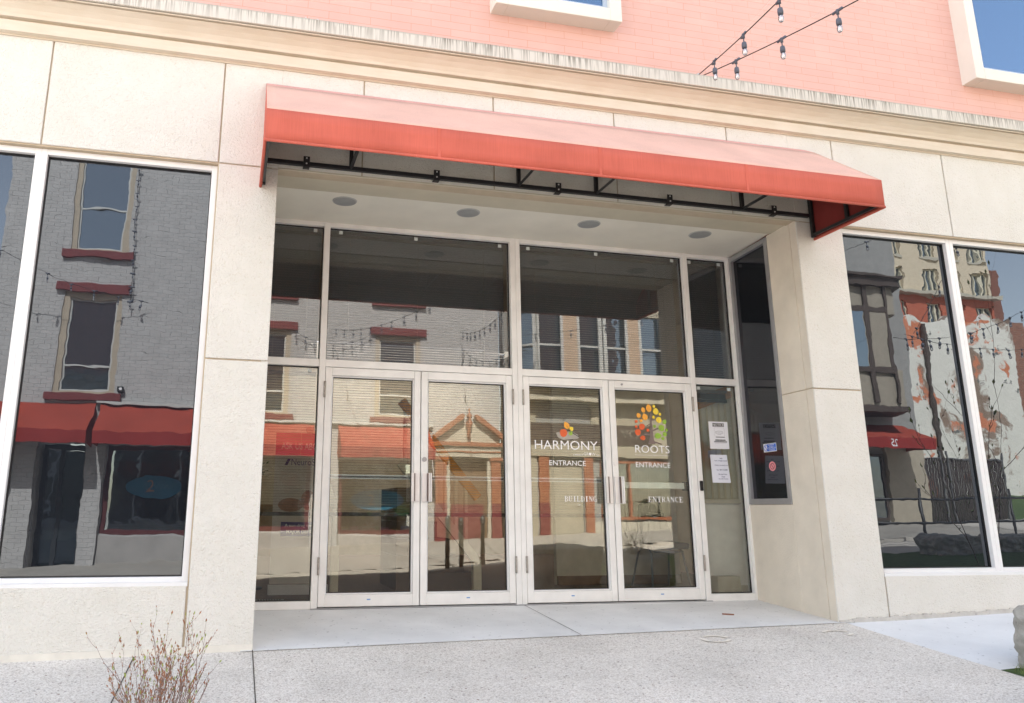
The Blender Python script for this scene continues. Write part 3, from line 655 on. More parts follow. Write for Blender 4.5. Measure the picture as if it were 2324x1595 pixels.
for x, nm in ((ax0, 'end_panel'), (ax1, 'end_panel')):
    m = MB().prism([apt(x, k) for k in ('wt', 'br', 'ft', 'fb', 'wb')], (.004 if x < 0 else -.004, 0, 0)); under(m.build('end_panel', RED), A)
under(MB().prism([(ax1-.012, -.01, 4.20), (ax1-.012, yf+.02, 3.58), (ax1-.012, yf+.02, 3.395), (ax1-.012, -.01, 3.39)], (.003, 0, 0)).build('added_dark_sheet', plain('end_shade_dark_red', (.20, .022, .018), .9)), A)  # dark red sheet paints the shade inside the right end panel
hm = MB(); hm.tube([apt(ax0, 'fb'), apt(ax1, 'fb')], .011); 
for x in (ax0, ax1): hm.tube([apt(x, 'fb'), apt(x, 'wb')], .012)
under(hm.build('hem', RED, smooth=True), A)
under(MB().box(ax0+.02, ax1-.02, yf+.006, yf+.0085, 3.386, 3.59).build('added_dark_sheet', plain('awning_underside_dark', (0,0,0))), A)  # dark sheet added behind the valance to darken its inner side
for x in (.58, 1.88, 3.18):
    under(MB().box(x-.012, x+.012, yf-.0042, yf-.0018, 3.384, 3.622).build('seam', RED), A)
    m = MB(); m.prism([(x-.006, -.13, 4.219), (x-.006, yf, 3.629), (x-.006, yf-.004, 3.625), (x-.006, yf-.004, 3.384), (x-.006, yf-.0015, 3.384), (x-.006, yf-.0015, 3.624), (x-.006, -.13, 4.216)], (.012, 0, 0)); under(m.build('seam', REDTOP if False else RED), A) if False else None
fm = MB(); fm.box(ax0+.01, ax1-.07, -.055, -.02, 3.578, 3.612); under(fm.build('wall_rail', BLACKM, bevel=.002), A)
fm = MB(); fm.box(ax0+.01, ax1-.01, yf+.012, yf+.04, 3.395, 3.425); fm.box(ax0+.01, ax1-.01, yf+.012, yf+.04, 3.59, 3.615); fm.box(ax0+.01, ax1-.01, -.05, -.02, 4.20, 4.225); under(fm.build('front_rail', BLACKM), A)
for x in (.036, 1.51, 2.244, 3.72):
    f = MB(); f.box(x-.015, x+.015, -.052, -.022, 3.6125, 4.25); f.tube([(x, -.037, 3.60), (x, yf+.03, 3.60)], .015, 4)
    f.tube([(x, -.037, 4.24), (x, -.14, 4.17), (x, yf+.03, 3.60)], .015, 4); under(f.build('truss', BLACKM), A)
for x in (ax0+.022, ax1-.035):
    f = MB(); f.box(x-.015, x+.015, -.052, -.022, 3.385, 4.25); f.box(x-.012, x+.012, yf+.0405, -.0525, 3.395, 3.42); f.box(x-.012, x+.012, yf*.55-.015, yf*.55+.015, 3.42, 3.85); under(f.build('end_frame', BLACKM), A)
for x in (-.333, .767, 1.873, 2.959, 4.046):
    f = MB(); f.box(x-.026, x+.026, -.062, -.0555, 3.572, 3.655); f.box(x-.026, x+.026, -.062, -.001, 3.565, 3.5715)
    o = under(f.build('bracket', BLACKM), A); b_ = MB()
    for z in (3.638, 3.592): b_.prism([(x+.007*cos(a*pi/4), -.066, z+.007*sin(a*pi/4)) for a in range(8)], (0, .0038, 0))
    q = b_.build('bolt', METAL, o)

exec_parts = []
# ================================================================== INTERIOR
Rm = thing('lobby_room', 'dim beige lobby seen through the glass doors', 'room', (2, 4, 0))
IW = plain('lobby_beige_paint', (.62, .54, .40), .8); IFl = plain('brown_carpet', (.24, .17, .125), .95, 0, .2, 40)
m = MB(); m.face([(-1.6, D+.06, -.004), (5.6, D+.06, -.004), (5.6, 9.1, -.004), (-1.6, 9.1, -.004)]); under(m.build('floor', IFl), Rm)
m = MB()
m.box(-1.6, 5.6, 9.1, 9.2, 0, 3.55); m.box(5.6, 5.7, D+.06, 9.2, 0, 3.55); m.box(-1.7, -1.6, D+.06, 9.2, 0, 3.55)
m.box(-1.6, XDL+.0, D+.005, D+.055, 0, 3.55)
under(m.build('walls', IW), Rm)
def PP(f, off=0): return (4.60-.52*f-.447*off, 1.40+.26*f-.894*off)     # line of the splayed screen wall inside the right sidelight
def strip(f0, f1, o0, o1, z0, z1):
    return MB().prism([(*PP(f0, o0), z0), (*PP(f1, o0), z0), (*PP(f1, o1), z0), (*PP(f0, o1), z0)], (0, 0, z1-z0))
under(strip(0, 1, -.05, 0, 0, .93).build('white_screen_wall', plain('partition_white', (.90, .91, .90), .8)), Rm)
under(strip(0, .985, .001, .012, 0, .11).build('skirting', plain('skirting_cream', (.6, .56, .46), .7)), Rm)
under(strip(-.01, 1.02, -.06, .03, .931, .98).build('screen_cap', plain('cap_olive', (.55, .50, .36), .6)), Rm)
under(strip(0, 1, -.05, 0, .981, 3.55).build('upper_screen_wall', plain('upper_screen_cream', (.72, .70, .60), .8)), Rm)
for k in range(9): under(strip(.03+.11*k, .03+.11*k+.035, .001, .02, .982, 1.92+.02*k).build('wall_batten', plain('batten_cream', (.66, .60, .46), .6)), Rm)
under(MB().prism([(*PP(0, .021), 2.10), (*PP(1, .021), 1.90), (*PP(1, .021), 2.04), (*PP(0, .021), 2.24)], (-.009, -.018, 0)).build('sloping_oak_rail', plain('oak_rail', (.58, .28, .10), .5)), Rm)
m = MB(); m.box(3.0, 4.6, 2.95, 3.03, 0, 3.55); under(m.build('back_screen_wall', plain('back_screen_beige', (.74, .67, .53), .8)), Rm)
m = MB(); m.box(3.0, 4.6, 2.93, 2.949, 0, .10); under(m.build('skirting', plain('skirting_brown', (.30, .18, .10), .7)), Rm)
m = MB(); m.box(-1.7, 5.6, D+.061, 6.9, 3.552, 3.6); m.box(-1.7, 5.6, 8.8, 9.2, 3.552, 3.6); m.box(-1.7, .4, 6.9005, 8.7995, 3.552, 3.6); m.box(4.0, 5.6, 6.9005, 8.7995, 3.552, 3.6); m.box(.35, .4, 6.9, 8.8, 3.6, 3.95); m.box(4.0, 4.05, 6.9, 8.8, 3.6, 3.95); m.box(.35, 4.05, 6.85, 6.9, 3.6, 3.95); m.box(.35, 4.05, 8.8, 8.85, 3.6, 3.95); under(m.build('ceiling', plain('lobby_ceiling', (.55, .5, .42), .9)), Rm)  # ceiling with an added opening and shaft for daylight
m = MB(); m.box(-1.6, 1.0, 9.0, 9.098, 0, .85); m.box(-1.6, 1.0, 8.96, 8.999, .85, .90); under(m.build('panelling', plain('panel_brown', (.30, .21, .12), .6)), Rm)
fm_, fn_, fp_ = newmat('added_roof_light_frosted'); tl_ = fn_.nodes.new('ShaderNodeBsdfTranslucent'); tl_.inputs[0].default_value = (.46, .45, .43, 1)
fn_.links.new(tl_.outputs[0], fn_.nodes['Material Output'].inputs[0])
m = MB(); m.face([(.38, 6.88, 3.93), (4.02, 6.88, 3.93), (4.02, 8.82, 3.93), (.38, 8.82, 3.93)]); under(m.build('added_roof_light', fm_), Rm)  # frosted panel added to bring daylight into the lobby
# blinds
SLATC = plain('taupe_closed_slat', (.33, .33, .315), .6, 0, .06, 3); SLAT = plain('beige_blind_slat', (.22, .19, .15), .55, 0, .06, 3)
def blind(x0, x1, z0, z1, label, pitch_=.0245, rail=True, tilt=-.18, closed=False):
    t = thing('venetian_blind', label, 'blind', ((x0+x1)/2, D+.16, z0))
    m = MB(); n = int((z1-z0-.05)/pitch_); yc = D+.16; hw = .0125
    for i in range(n):
        z = z1-.04-i*pitch_
        m.face([(x0, yc-hw, z-hw*tilt), (x1, yc-hw, z-hw*tilt), (x1, yc, z+.002), (x0, yc, z+.002)]); m.face([(x0, yc, z+.002), (x1, yc, z+.002), (x1, yc+hw, z+hw*tilt), (x0, yc+hw, z+hw*tilt)])
    under(m.build('slats', SLATC if closed else SLAT), t)
    m = MB(); m.box(x0, x1, yc-.02, yc+.02, z1-.03, z1); under(m.build('head_rail', SLAT), t)
    if rail and not closed: m = MB(); m.box(x0, x1, yc-.014, yc+.014, z0, z0+.035); under(m.build('bottom_rail', plain('dark_bottom_rail', (.035, .035, .035), .5)), t)
    m = MB()
    for f in (.12, .5, .88) if x1-x0 > 1 else (.25, .8):
        x = x0+(x1-x0)*f; m.tube([(x, yc-.014, z0+.02), (x, yc-.014, z1-.02)], .0013, 4)
    under(m.build('cords', plain('blind_cord', (.5, .46, .34), .7)), t)
blind(XDL+.06, -.045, 2.16, 3.53, 'closed upper blind above the left sidelight', tilt=-.62, closed=True)
blind(.03, 1.87, 2.16, 3.53, 'closed upper blind above the left pair of doors', tilt=-.62, closed=True)
blind(1.99, 3.845, 2.16, 3.53, 'closed upper blind above the right pair of doors', tilt=-.62, closed=True)
blind(3.91, 4.39, 2.16, 3.53, 'closed narrow upper blind above the right sidelight', tilt=-.62, closed=True)
blind(XDL+.06, -.045, .78, 2.12, 'half-open blind behind the left sidelight, in front of the banner', tilt=-.04)
blind(.03, 1.87, .78, 2.12, 'half-open blind behind the left pair of doors', tilt=-.04)
blind(1.99, 2.9, .78, 2.12, 'narrow half-open blind behind the left door of the right pair', tilt=-.04)
blind(3.91, 4.39, 1.99, 2.12, 'raised blind bunched in the top of the right sidelight', pitch_=.006, tilt=-.1)
# staircase
t = thing('staircase', 'white balustered lobby staircase with an orange wooden handrail', 'staircase', (1.3, 3.0, 0))
WOODO = plain('orange_oak', (.85, .36, .06), .4, 0, .15, 6); WPT = plain('stair_white_paint', (.86, .78, .60), .5)
def bar(m, p, q, w_, h_):
    p, q = Vector(p), Vector(q); d = (q-p).normalized(); a = d.cross(Vector((0, 1, 0))).normalized()*h_/2; b = Vector((0, w_/2, 0))
    m.prism([p-a-b, p+a-b, p+a+b, p-a+b], q-p)
m = MB(); bar(m, (1.90, 2.5, .97), (1.02, 2.5, 2.02), .06, .10); under(m.build('handrail', WOODO, bevel=.01), t)
m = MB(); m.box(1.83, 1.92, 2.45, 2.54, 0, .30); bar(m, (1.90, 2.5, .28), (1.02, 2.5, 1.34), .05, .09); under(m.build('stringer', WPT), t)
m = MB(); m.box(.30, .38, 2.55, 2.63, 0, .85); bar(m, (.34, 2.59, .8), (.02, 2.59, 1.7), .05, .07); under(m.build('newel_post', WPT), t)
for k in range(7):
    x = 1.76-k*.115; z = .97+(1.90-x)*1.193; m = MB().box(x-.018, x+.018, 2.48, 2.52, .28+(1.90-x)*1.2+.04, z-.05); under(m.build('baluster', WPT), t)
m = MB()
for k in range(6): m.box(1.0, 1.9-k*.15, 2.56, 3.5, k*.18, k*.18+.175)
under(m.build('steps', plain('stair_carpet', (.20, .14, .10), .95)), t)
# banner stand
t = thing('banner_stand', 'tall white and purple roll-up banner behind the left sidelight', 'banner', (-.05, 2.4, 0))
def ip(x, z): return (x, 2.4, z)
BX0, BX1 = -.34, .24
m = MB(); m.box(BX0, BX1, 2.4, 2.404, .10, 1.62); under(m.build('sheet', plain('banner_offwhite', (.62, .56, .50), .6, 0, .04)), t)
m = MB(); m.box(BX0, BX1, 2.3965, 2.3995, 1.39, 1.62); under(m.build('purple_header', plain('banner_purple', (.30, .03, .14), .5)), t)
m = MB(); m.box(BX0+.09, BX1, 2.3965, 2.3995, .565, .71); under(m.build('blue_panel', plain('banner_indigo', (.06, .04, .22), .5)), t)
m = MB(); put_text(m, 'ASK US ABOUT', BX0+.06, 1.45, 2.3955, .47, .07, off=.0); put_text(m, 'A non-drug treatment', BX0+.13, .65, 2.3955, .40, .04); put_text(m, 'MAJOR DEPRESSION', BX0+.15, .585, 2.3955, .40, .045, off=.01); under(m.build('white_print', WHITE), t)
m = MB(); put_text(m, 'NeuroStar', BX0+.17, 1.285, 2.3985, .34, .07, off=.002); m.prism([(BX0+.10, 2.3985, 1.285), (BX0+.13, 2.3985, 1.285), (BX0+.16, 2.3985, 1.35), (BX0+.13, 2.3985, 1.35)], (0, .001, 0)); under(m.build('purple_print', plain('print_purple', (.10, .04, .20), .5)), t)
m = MB()   # faded portrait picture as a soft generic shape
m.disc((.02, 2.3975, .93), .075, .10, .0012, 20); m.disc((-.16, 2.398, .88), .13, .07, .001, 16); under(m.build('picture', plain('banner_picture', (.42, .24, .19), .7, 0, .3, 10)), t)
m = MB(); m.box(BX0-.01, BX1+.01, 2.34, 2.46, 0, .09); under(m.build('base', METAL), t)
# potted plant
t = thing('potted_plant', 'small green plant in a dark pot left of the banner', 'plant', (-.50, 3.0, 0))
m = MB().lathe([(.055, 0), (.075, .22), (.075, .30)], (-.52, 3.0, .85), 12); m.lathe([(.14, 0), (.14, .02), (.02, .03), (.02, .84)], (-.52, 3.0, 0), 12); under(m.build('pot', DARK), t)
m = MB()
for k in range(60):
    a = random.uniform(0, 2*pi); r_ = random.uniform(.02, .12); z = 1.15+random.uniform(0, .22); c = Vector((-.52+r_*cos(a), 3+r_*sin(a), z)); d = Vector((cos(a), sin(a), random.uniform(-.2, .8))).normalized()*.06; n_ = Vector((-sin(a), cos(a), .2))*.018
    m.face([c, c+d*.5+n_, c+d, c+d*.5-n_])
under(m.build('leaves', plain('plant_green', (.05, .13, .03), .6)), t)
# floor vent
t = thing('floor_vent', 'pale slotted metal floor vent inside the left sidelight', 'vent', (-.36, 1.85, 0))
m = MB().box(-.50, -.22, 1.80, 1.92, 0, .006); under(m.build('plate', plain('vent_cream', (.42, .40, .32), .5)), t)
m = MB()
for k in range(9): m.box(-.465+k*.025, -.452+k*.025, 1.82, 1.90, .0061, .0075)
under(m.build('slots', DARK), t)
# chair
t = thing('office_chair', 'dark upholstered visitor chair behind the rightmost door', 'chair', (4.05, 2.35, 0))
SEATM = plain('charcoal_upholstery', (.05, .045, .04), .9); TUBE = plain('chair_grey_tube', (.18, .19, .20), .35, .4)
m = MB(); m.box(3.83, 4.30, 2.20, 2.66, .43, .50); under(m.build('seat', SEATM, bevel=.02, seg=2), t)
m = MB().prism([(3.88, 2.60, .56), (4.22, 2.60, .56), (4.16, 2.66, .92), (4.05, 2.665, .96), (3.95, 2.66, .92)], (0, .05, 0)); under(m.build('backrest', SEATM, bevel=.015, seg=2), t)
for x, dx in ((3.87, -.04), (4.26, .04)):
    m = MB().tube([(x+dx, 2.24, .0), (x, 2.30, .38), (x, 2.36, .44), (x, 2.52, .44), (x, 2.60, .38), (x+dx, 2.72, 0)], .012, 8); under(m.build('leg', TUBE, smooth=True), t)
m = MB().tube([(3.88, 2.27, .40), (4.25, 2.27, .40)], .011, 8); under(m.build('stretcher', TUBE, smooth=True), t)
t = thing('handbag', 'dark hooded handbag propped on the chair seat behind the rightmost door', 'bag', (4.0, 2.45, .5))
m = MB().prism([(3.84, 2.36, .502), (4.21, 2.36, .502), (4.11, 2.38, .83), (3.93, 2.38, .83)], (0, .12, 0)); under(m.build('body', plain('bag_dark', (.035, .03, .028), .7), bevel=.02, seg=2), t)
m = MB().tube([(3.955, 2.44, .81), (3.95, 2.44, .93), (3.985, 2.44, .99), (4.045, 2.44, .99), (4.085, 2.44, .93), (4.09, 2.44, .81)], .014, 6); under(m.build('handle', plain('bag_dark', (0, 0, 0)), smooth=True), t)
# concrete block
cb = MB().box(4.06, 4.33, D+.07, 1.47, 0, .21)
tag(cb.build('concrete_block', m_concrete('block_concrete', (.30, .27, .21), (.44, .41, .33), 12, True, 0, .8), bevel=.012, seg=2), 'grey concrete block on the floor inside the right sidelight', 'concrete block')

# ================================================================== ACROSS THE STREET (seen in the glass)
W0 = -10.0
GB = m_brick('grey_painted_brick', (.43, .415, .40), (.47, .455, .44), (.385, .37, .355), .21, .074, .004, .8, .8, .06, .25, .010)
GSM = plain('grey_smooth_paint', (.36, .34, .32), .7, 0, .1, 3)
TAN = plain('tan_window_casing', (.42, .35, .26), .6)
SASHW = plain('white_sash', (.52, .52, .49), .5)
MAROON = plain('maroon_stone_paint', (.17, .03, .03), .7, 0, .1)
DKM = plain('dark_maroon_wood', (.10, .02, .02), .6)
CURT = plain('dark_interior', (.02, .022, .022), .9)
def fbox(parent, name, mat, x0, x1, y0, y1, z0, z1, **k):
    return under(MB().box(x0, x1, y0, y1, z0, z1).build(name, mat, **k), parent)
G = thing('grey_brick_building', 'grey painted brick building with tall sash windows across the street', 'building', (0, -12, -.4))
TOPG = 9.4
wx = [-3.65, -.14, 3.03]
wins = []
for c in wx:
    wins += [(c-.56, c+.56, 2.97, 4.97), (c-.56, c+.56, 5.85, 7.95)]
shop = [(-3.12, 1.0, .33, 2.0), (1.67, 3.52, .26, 1.95)]
drs = [(-4.33, -3.52, -1.2, 2.0), (4.26, 5.33, -1.2, 2.06)]
m = wall(MB(), -5.45, 5.62, -1.2, TOPG, W0, wins+shop+drs, -.16)
m.face([(-5.45, W0, -1.2), (-5.45, W0-9, -1.2), (-5.45, W0-9, TOPG), (-5.45, W0, TOPG)]); m.face([(5.62, W0, -1.2), (5.62, W0-9, -1.2), (5.62, W0-9, TOPG), (5.62, W0, TOPG)])
m.face([(-5.45, W0, TOPG), (5.62, W0, TOPG), (5.62, W0-9, TOPG), (-5.45, W0-9, TOPG)])
under(m.build('brick_wall', GB), G)
def sash_window(parent, x0, x1, z0, z1, zm, y, mats=(None, None)):
    f = MB(); frame(f, x0, x1, z0, z1, y-.13, y-.03, .11, .05); o = under(f.build('window', TAN), parent)
    s = MB(); frame(s, x0+.11, x1-.11, z0+.05, z1-.11, y-.12, y-.07, .035); s.box(x0+.145, x1-.145, y-.12, y-.065, zm-.02, zm+.02); s.build('sash', SASHW, o)
    MB().box(x0+.13, x1-.13, y-.11, y-.10, z0+.06, z1-.13).build('pane', G_FAR, o)
    return o
for c in wx:
    for z0, z1, zm in ((2.97, 4.97, 3.51), (5.85, 7.95, 6.79)):
        sash_window(G, c-.56, c+.56, z0, z1, zm, W0)
        fbox(G, 'window_sill', MAROON, c-.68, c+.68, W0-.02, W0+.09, z0-.15, z0-.002, bevel=.005)
    fbox(G, 'lintel', MAROON, c-.70, c+.70, W0+.001, W0+.07, 4.972, 5.16, bevel=.005); fbox(G, 'lintel', MAROON, c-.70, c+.70, W0+.001, W0+.07, 7.952, 8.15, bevel=.005)
fbox(G, 'white_ledge', SASHW, -3.38, 3.9, W0+.001, W0+.10, 2.765, 2.81)
fbox(G, 'knee_wall', GSM, -3.12, .98, W0+.001, W0+.05, -1.2, .30); fbox(G, 'knee_wall', GSM, 1.67, 3.5, W0+.001, W0+.05, -1.2, .22)
for x0, x1 in ((-4.70, -4.34), (-3.50, -3.14), (1.02, 1.64)): fbox(G, 'pilaster', GB, x0, x1, W0+.001, W0+.13, -1.2, 2.05)
def shopwin(x0, x1, z0, z1, n):
    f = MB(); frame(f, x0, x1, z0, z1, W0-.13, W0-.04, .09); o = under(f.build('shop_window', DKM), G)
    MB().box(x0+.09, x1-.09, W0-.11, W0-.10, z0+.09, z1-.09).build('pane', m_glass('shop_glass', .12, (.9, .95, 1), True, .008, 1.5) if n == 0 else bpy.data.materials['shop_glass'], o)
    b = MB(); b.box(x0, x1, W0-1.2, W0-1.15, z0-.2, z1+.2); b.box(x0, x1, W0-1.15, W0-.2, z0-.1, z0-.02); b.build('display_backing', plain('shop_display_dark', (.10, .09, .06), .9), o)
    return o
s1 = shopwin(-3.12, 1.0, .33, 2.0, 0); s2 = shopwin(1.67, 3.52, .26, 1.95, 1)
def oval_sign(cx, cz, rx, rz, label):
    t = thing('oval_sign', label, 'sign', (cx, W0-.09, cz), 'blue oval shop signs')
    under(MB().disc((cx, W0-.098, cz), rx, rz, .006, 36).build('plate', plain('sign_blue', (.02, .13, .21), .5, 0, .1, 3)), t)
    m = MB(); put_text(m, '2', cx-rx*.60+.16, cz-.10, W0-.090, .14, .22, flip=False)
    m.v = [(2*cx-rx*.0-(x)+0, y, z) if False else (x, y, z) for x, y, z in m.v]
    m2 = MB()
    for i in range(40):                       # cursive line: plain wavy stroke
        a = cx-rx*.38+i*rx*.028; b = a+rx*.028
        za = cz+.045*sin(i*1.15)*(1+.5*sin(i*.4)); zb = cz+.045*sin((i+1)*1.15)*(1+.5*sin((i+1)*.4))
        m2.face([(a, W0-.0905, za-.006), (b, W0-.0905, zb-.006), (b, W0-.0905, zb+.008), (a, W0-.0905, za+.008)])
    under(m.build('numeral', plain('sign_peach', (.30, .17, .13), .6)), t); under(m2.build('script', plain('sign_pale', (.12, .22, .26), .6)), t)
oval_sign(-2.2, 1.22, .52, .23, 'blue oval sign in the long shop window across the street')
oval_sign(2.6, 1.03, .63, .235, 'blue oval sign in the small shop window across the street')
t = thing('green_sign', 'round green sign beside the blue oval in the small shop window', 'sign', (3.2, W0-.1, .9))
under(MB().disc((3.20, W0-.13, .90), .20, .22, .01, 24).build('plate', plain('sign_green', (.06, .30, .08), .5)), t)
# sweets display
cols = [(.6, .5, .1), (.5, .08, .2), (.55, .12, .25), (.1, .4, .15), (.7, .3, .5), (.6, .55, .2), (.1, .2, .5)]
for k in range(7):
    x = 1.86+k*.24; c = cols[k]
    t = thing('sweets_box', ['pale yellow', 'dark red', 'dark pink', 'green', 'light pink', 'ochre', 'blue'][k]+' sweets box in the small shop window display', 'box', (x, W0-.25, .28), 'sweets boxes in the shop window')
    h = random.uniform(.12, .22)
    under(MB().box(x-.09, x+.09, W0-.32, W0-.22, .245, .245+h).build('carton', plain('box_%d' % k, c, .6), bevel=.008), t); under(MB().box(x-.05, x+.05, W0-.2195, W0-.218, .27, .245+h*.7).build('print', plain('box_print', (.7, .65, .6), .6)), t)
t = thing('peppermint_sign', 'round red and white peppermint swirl in the small shop window', 'sign', (2.42, W0-.18, .40))
under(MB().disc((2.42, W0-.19, .42), .17, .115, .01, 28).build('disc', SASHW), t)
m = MB()
for k in range(6):
    a = k*pi/3; m.face([(2.42+.02*cos(a), W0-.178, .42+.015*sin(a)), (2.42+.15*cos(a+.2), W0-.178, .42+.10*sin(a+.2)), (2.42+.15*cos(a+.7), W0-.178, .42+.10*sin(a+.7))])
under(m.build('swirl', plain('candy_red', (.5, .03, .03), .5)), t)
for k in range(8):
    x = 1.9+k*.2 if k < 6 else 2.75+(k-6)*.2; z = .66
    under(MB().disc((2.35+.16*k, W0-.6, .62+.10*(k % 2)), .055, .05, .01, 14).build('hanging_token', plain('token_%d' % (k % 3), [(.5, .42, .08), (.12, .3, .08), (.08, .2, .4)][k % 3], .6)), G)
# dark shop door between the pilasters
f = MB(); frame(f, -4.33, -3.52, -.6, 2.0, W0-.5, W0-.44, .09); f.box(-4.0, -3.93, W0-.5, W0-.43, -.51, 1.91)
o = under(f.build('shop_door', plain('dark_door_frame', (.03, .035, .04), .4)), G)
MB().box(-4.24, -3.61, W0-.48, W0-.47, -.5, 1.9).build('pane', m_glass('shop_door_glass', .15, (.8, .9, 1), False, .01, 1.5, inner=(.012, .018, .02)), o)
m = MB().box(-4.33, -4.325, W0-.44, W0-.161, -.6, 2.0); m.box(-3.525, -3.52, W0-.44, W0-.161, -.6, 2.0); under(m.build('door_reveal', GSM), G)
# pedimented doorway
ORG = plain('terracotta_paint', (.30, .105, .05), .6, 0, .1); PCR = plain('portal_cream', (.46, .42, .34), .6, 0, .08)
P_ = under(MB().box(4.26, 5.33, W0-.159, W0-.14, -.6, 2.06).build('doorway', plain('portal_door', (.18, .11, .06), .6)), G)
MB().box(4.4, 5.2, W0-.1395, W0-.12, -.4, .95).build('door_panel', MAROON, P_)
for x0, x1 in ((3.96, 4.23), (5.36, 5.60)):
    fbox(G, 'portal_pilaster', MAROON, x0, x1, W0+.001, W0+.12, -.6, .96); fbox(G, 'portal_pilaster', ORG, x0, x1, W0+.001, W0+.119, .9601, 1.98)
    fbox(G, 'capital', ORG, x0-.04, x1+.04, W0+.001, W0+.15, 1.981, 2.06); fbox(G, 'plinth', MAROON, x0-.03, x1+.03, W0+.001, W0+.14, -.6, .02)
for x0, x1 in ((4.235, 4.32), (5.27, 5.355)): fbox(G, 'portal_jamb', PCR, x0, x1, W0+.001, W0+.06, -.6, 2.06)
fbox(G, 'entablature', PCR, 3.95, 5.61, W0+.001, W0+.13, 2.062, 2.32); fbox(G, 'portal_moulding', ORG, 3.90, 5.66, W0+.001, W0+.19, 2.321, 2.42); fbox(G, 'entablature_line', ORG, 3.95, 5.61, W0+.1305, W0+.15, 2.17, 2.20)
m = MB().prism([(4.0, W0+.001, 2.421), (5.6, W0+.001, 2.421), (5.08, W0+.001, 2.98), (4.98, W0+.001, 2.86), (4.66, W0+.001, 2.86), (4.60, W0+.001, 2.98)], (0, .05, 0)); under(m.build('tympanum', PCR), G)
for s in (-1, 1):
    c = 4.80; m = MB().prism([(c+s*.90, W0+.052, 2.45), (c+s*.90, W0+.052, 2.58), (c+s*.20, W0+.052, 3.10), (c+s*.12, W0+.052, 3.07), (c+s*.18, W0+.052, 2.95)], (0, .15, 0)); under(m.build('broken_pediment', ORG, bevel=.01), G)
m = MB().lathe([(.03, 2.50), (.05, 2.60), (.045, 2.72), (.09, 2.82), (.10, 2.88), (.045, 2.94), (.05, 3.0), (.085, 3.06), (.03, 3.12), (.012, 3.16), (.035, 3.20), (.012, 3.24)], (4.80, W0+.12, 0), 14); under(m.build('urn', ORG, smooth=True), G)
t = thing('downspout', 'dark downspout at the corner between the grey and cream buildings', 'downspout', (5.66, W0+.06, 0))
under(MB().tube([(5.66, W0+.06, -.4), (5.66, W0+.06, 9.3)], .045, 8).build('pipe', plain('dark_pipe', (.06, .055, .05), .5), smooth=True), t)
for k, z in enumerate((2, 4.6, 7.2)): under(MB().box(5.60, 5.72, W0+.001, W0+.108, z, z+.04).build('strap', METAL), t)
t = thing('floodlight', 'small dark floodlight beside a sash window across the street', 'lamp', (-2.97, W0+.05, 3.05))
under(MB().box(-3.03, -2.91, W0+.02, W0+.10, 3.0, 3.12).build('body', DARK, bevel=.01), t); under(MB().disc((-2.97, W0+.1001, 3.06), .03, .03, .004, 12).build('lens', WHITE), t)
# shop awnings
REDO = m_fabric('far_red_awning_fabric', (.33, .06, .04))
def shop_awning(x0, x1, label, num=None, y0=W0, yf=-9.2, zt=2.76, zf_=2.2, zb=1.96):
    t = thing('shop_awning', label, 'awning', ((x0+x1)/2, y0, zb), 'red shop awnings across the street')
    m = MB().prism([(x0, y0+.002, zt), (x0, yf, zf_), (x0, yf, zf_-.004), (x0, y0+.002, zt-.004)], (x1-x0, 0, 0)); under(m.build('canopy', REDO), t)
    under(MB().box(x0, x1, yf-.004, yf, zb, zf_-.0045).build('valance', REDDARK), t)
    for x in (x0, x1-.003): under(MB().prism([(x, y0+.002, zt-.006), (x, yf-.005, zf_-.006), (x, yf-.005, zb), (x, y0+.002, zb)], (.003, 0, 0)).build('end_panel', REDO), t)
    if num:
        m = MB(); put_text(m, num, x1-1.02, zb+.05, yf+.001, .22, .15, flip=True); m.v = [(2*(x1-1.02)-.22-x+.0, y, z) if False else (x, y, z) for x, y, z in m.v]; under(m.build('numerals', WHITE), t)
shop_awning(-5.40, -3.39, 'red awning over the dark shop door across the street')
shop_awning(-3.29, 1.04, 'longest red awning over the big shop window across the street')
shop_awning(1.62, 3.79, 'red awning over the small shop window beside the pediment doorway')
# bollards
for k, (x, y, z1) in enumerate(((3.47, -7, .69), (3.75, -7, .65), (4.20, -7, .69))):
    zb = [-.09, -.17, -.23][k]
    lab = ['black bollard nearest the small shop window across the street', 'middle black bollard of three by the kerb across the street', 'black bollard nearest the pediment doorway across the street'][k]
    t = thing('bollard', lab, 'bollard', (x, y, -.28), 'black bollards by the opposite kerb')
    under(MB().lathe([(.045, -.30), (.045, .56), (.052, .57), (.052, .59), (.045, .60), (.045, .62), (.052, .63), (.052, .65), (.045, .66), (.04, .69), (.02, .71)], (x, y, z1-.69), 14).build('post', BLACKM, smooth=True), t)
kb = MB()
for k in range(40):
    x0 = -2.4+k*.5; kb.box(x0+.004, x0+.496, -7.26, -7.1, zg(x0, -7.1)-.3, zg(x0, -7.1)+.06)
struct('kerb', kb, PAVE)
struct('opposite_pavement', sheet(-14, 15.7, -10, -7.26, 40, 6, .045), m_concrete('opposite_pavement_concrete', (.26, .24, .21), (.36, .335, .295), 1.2))

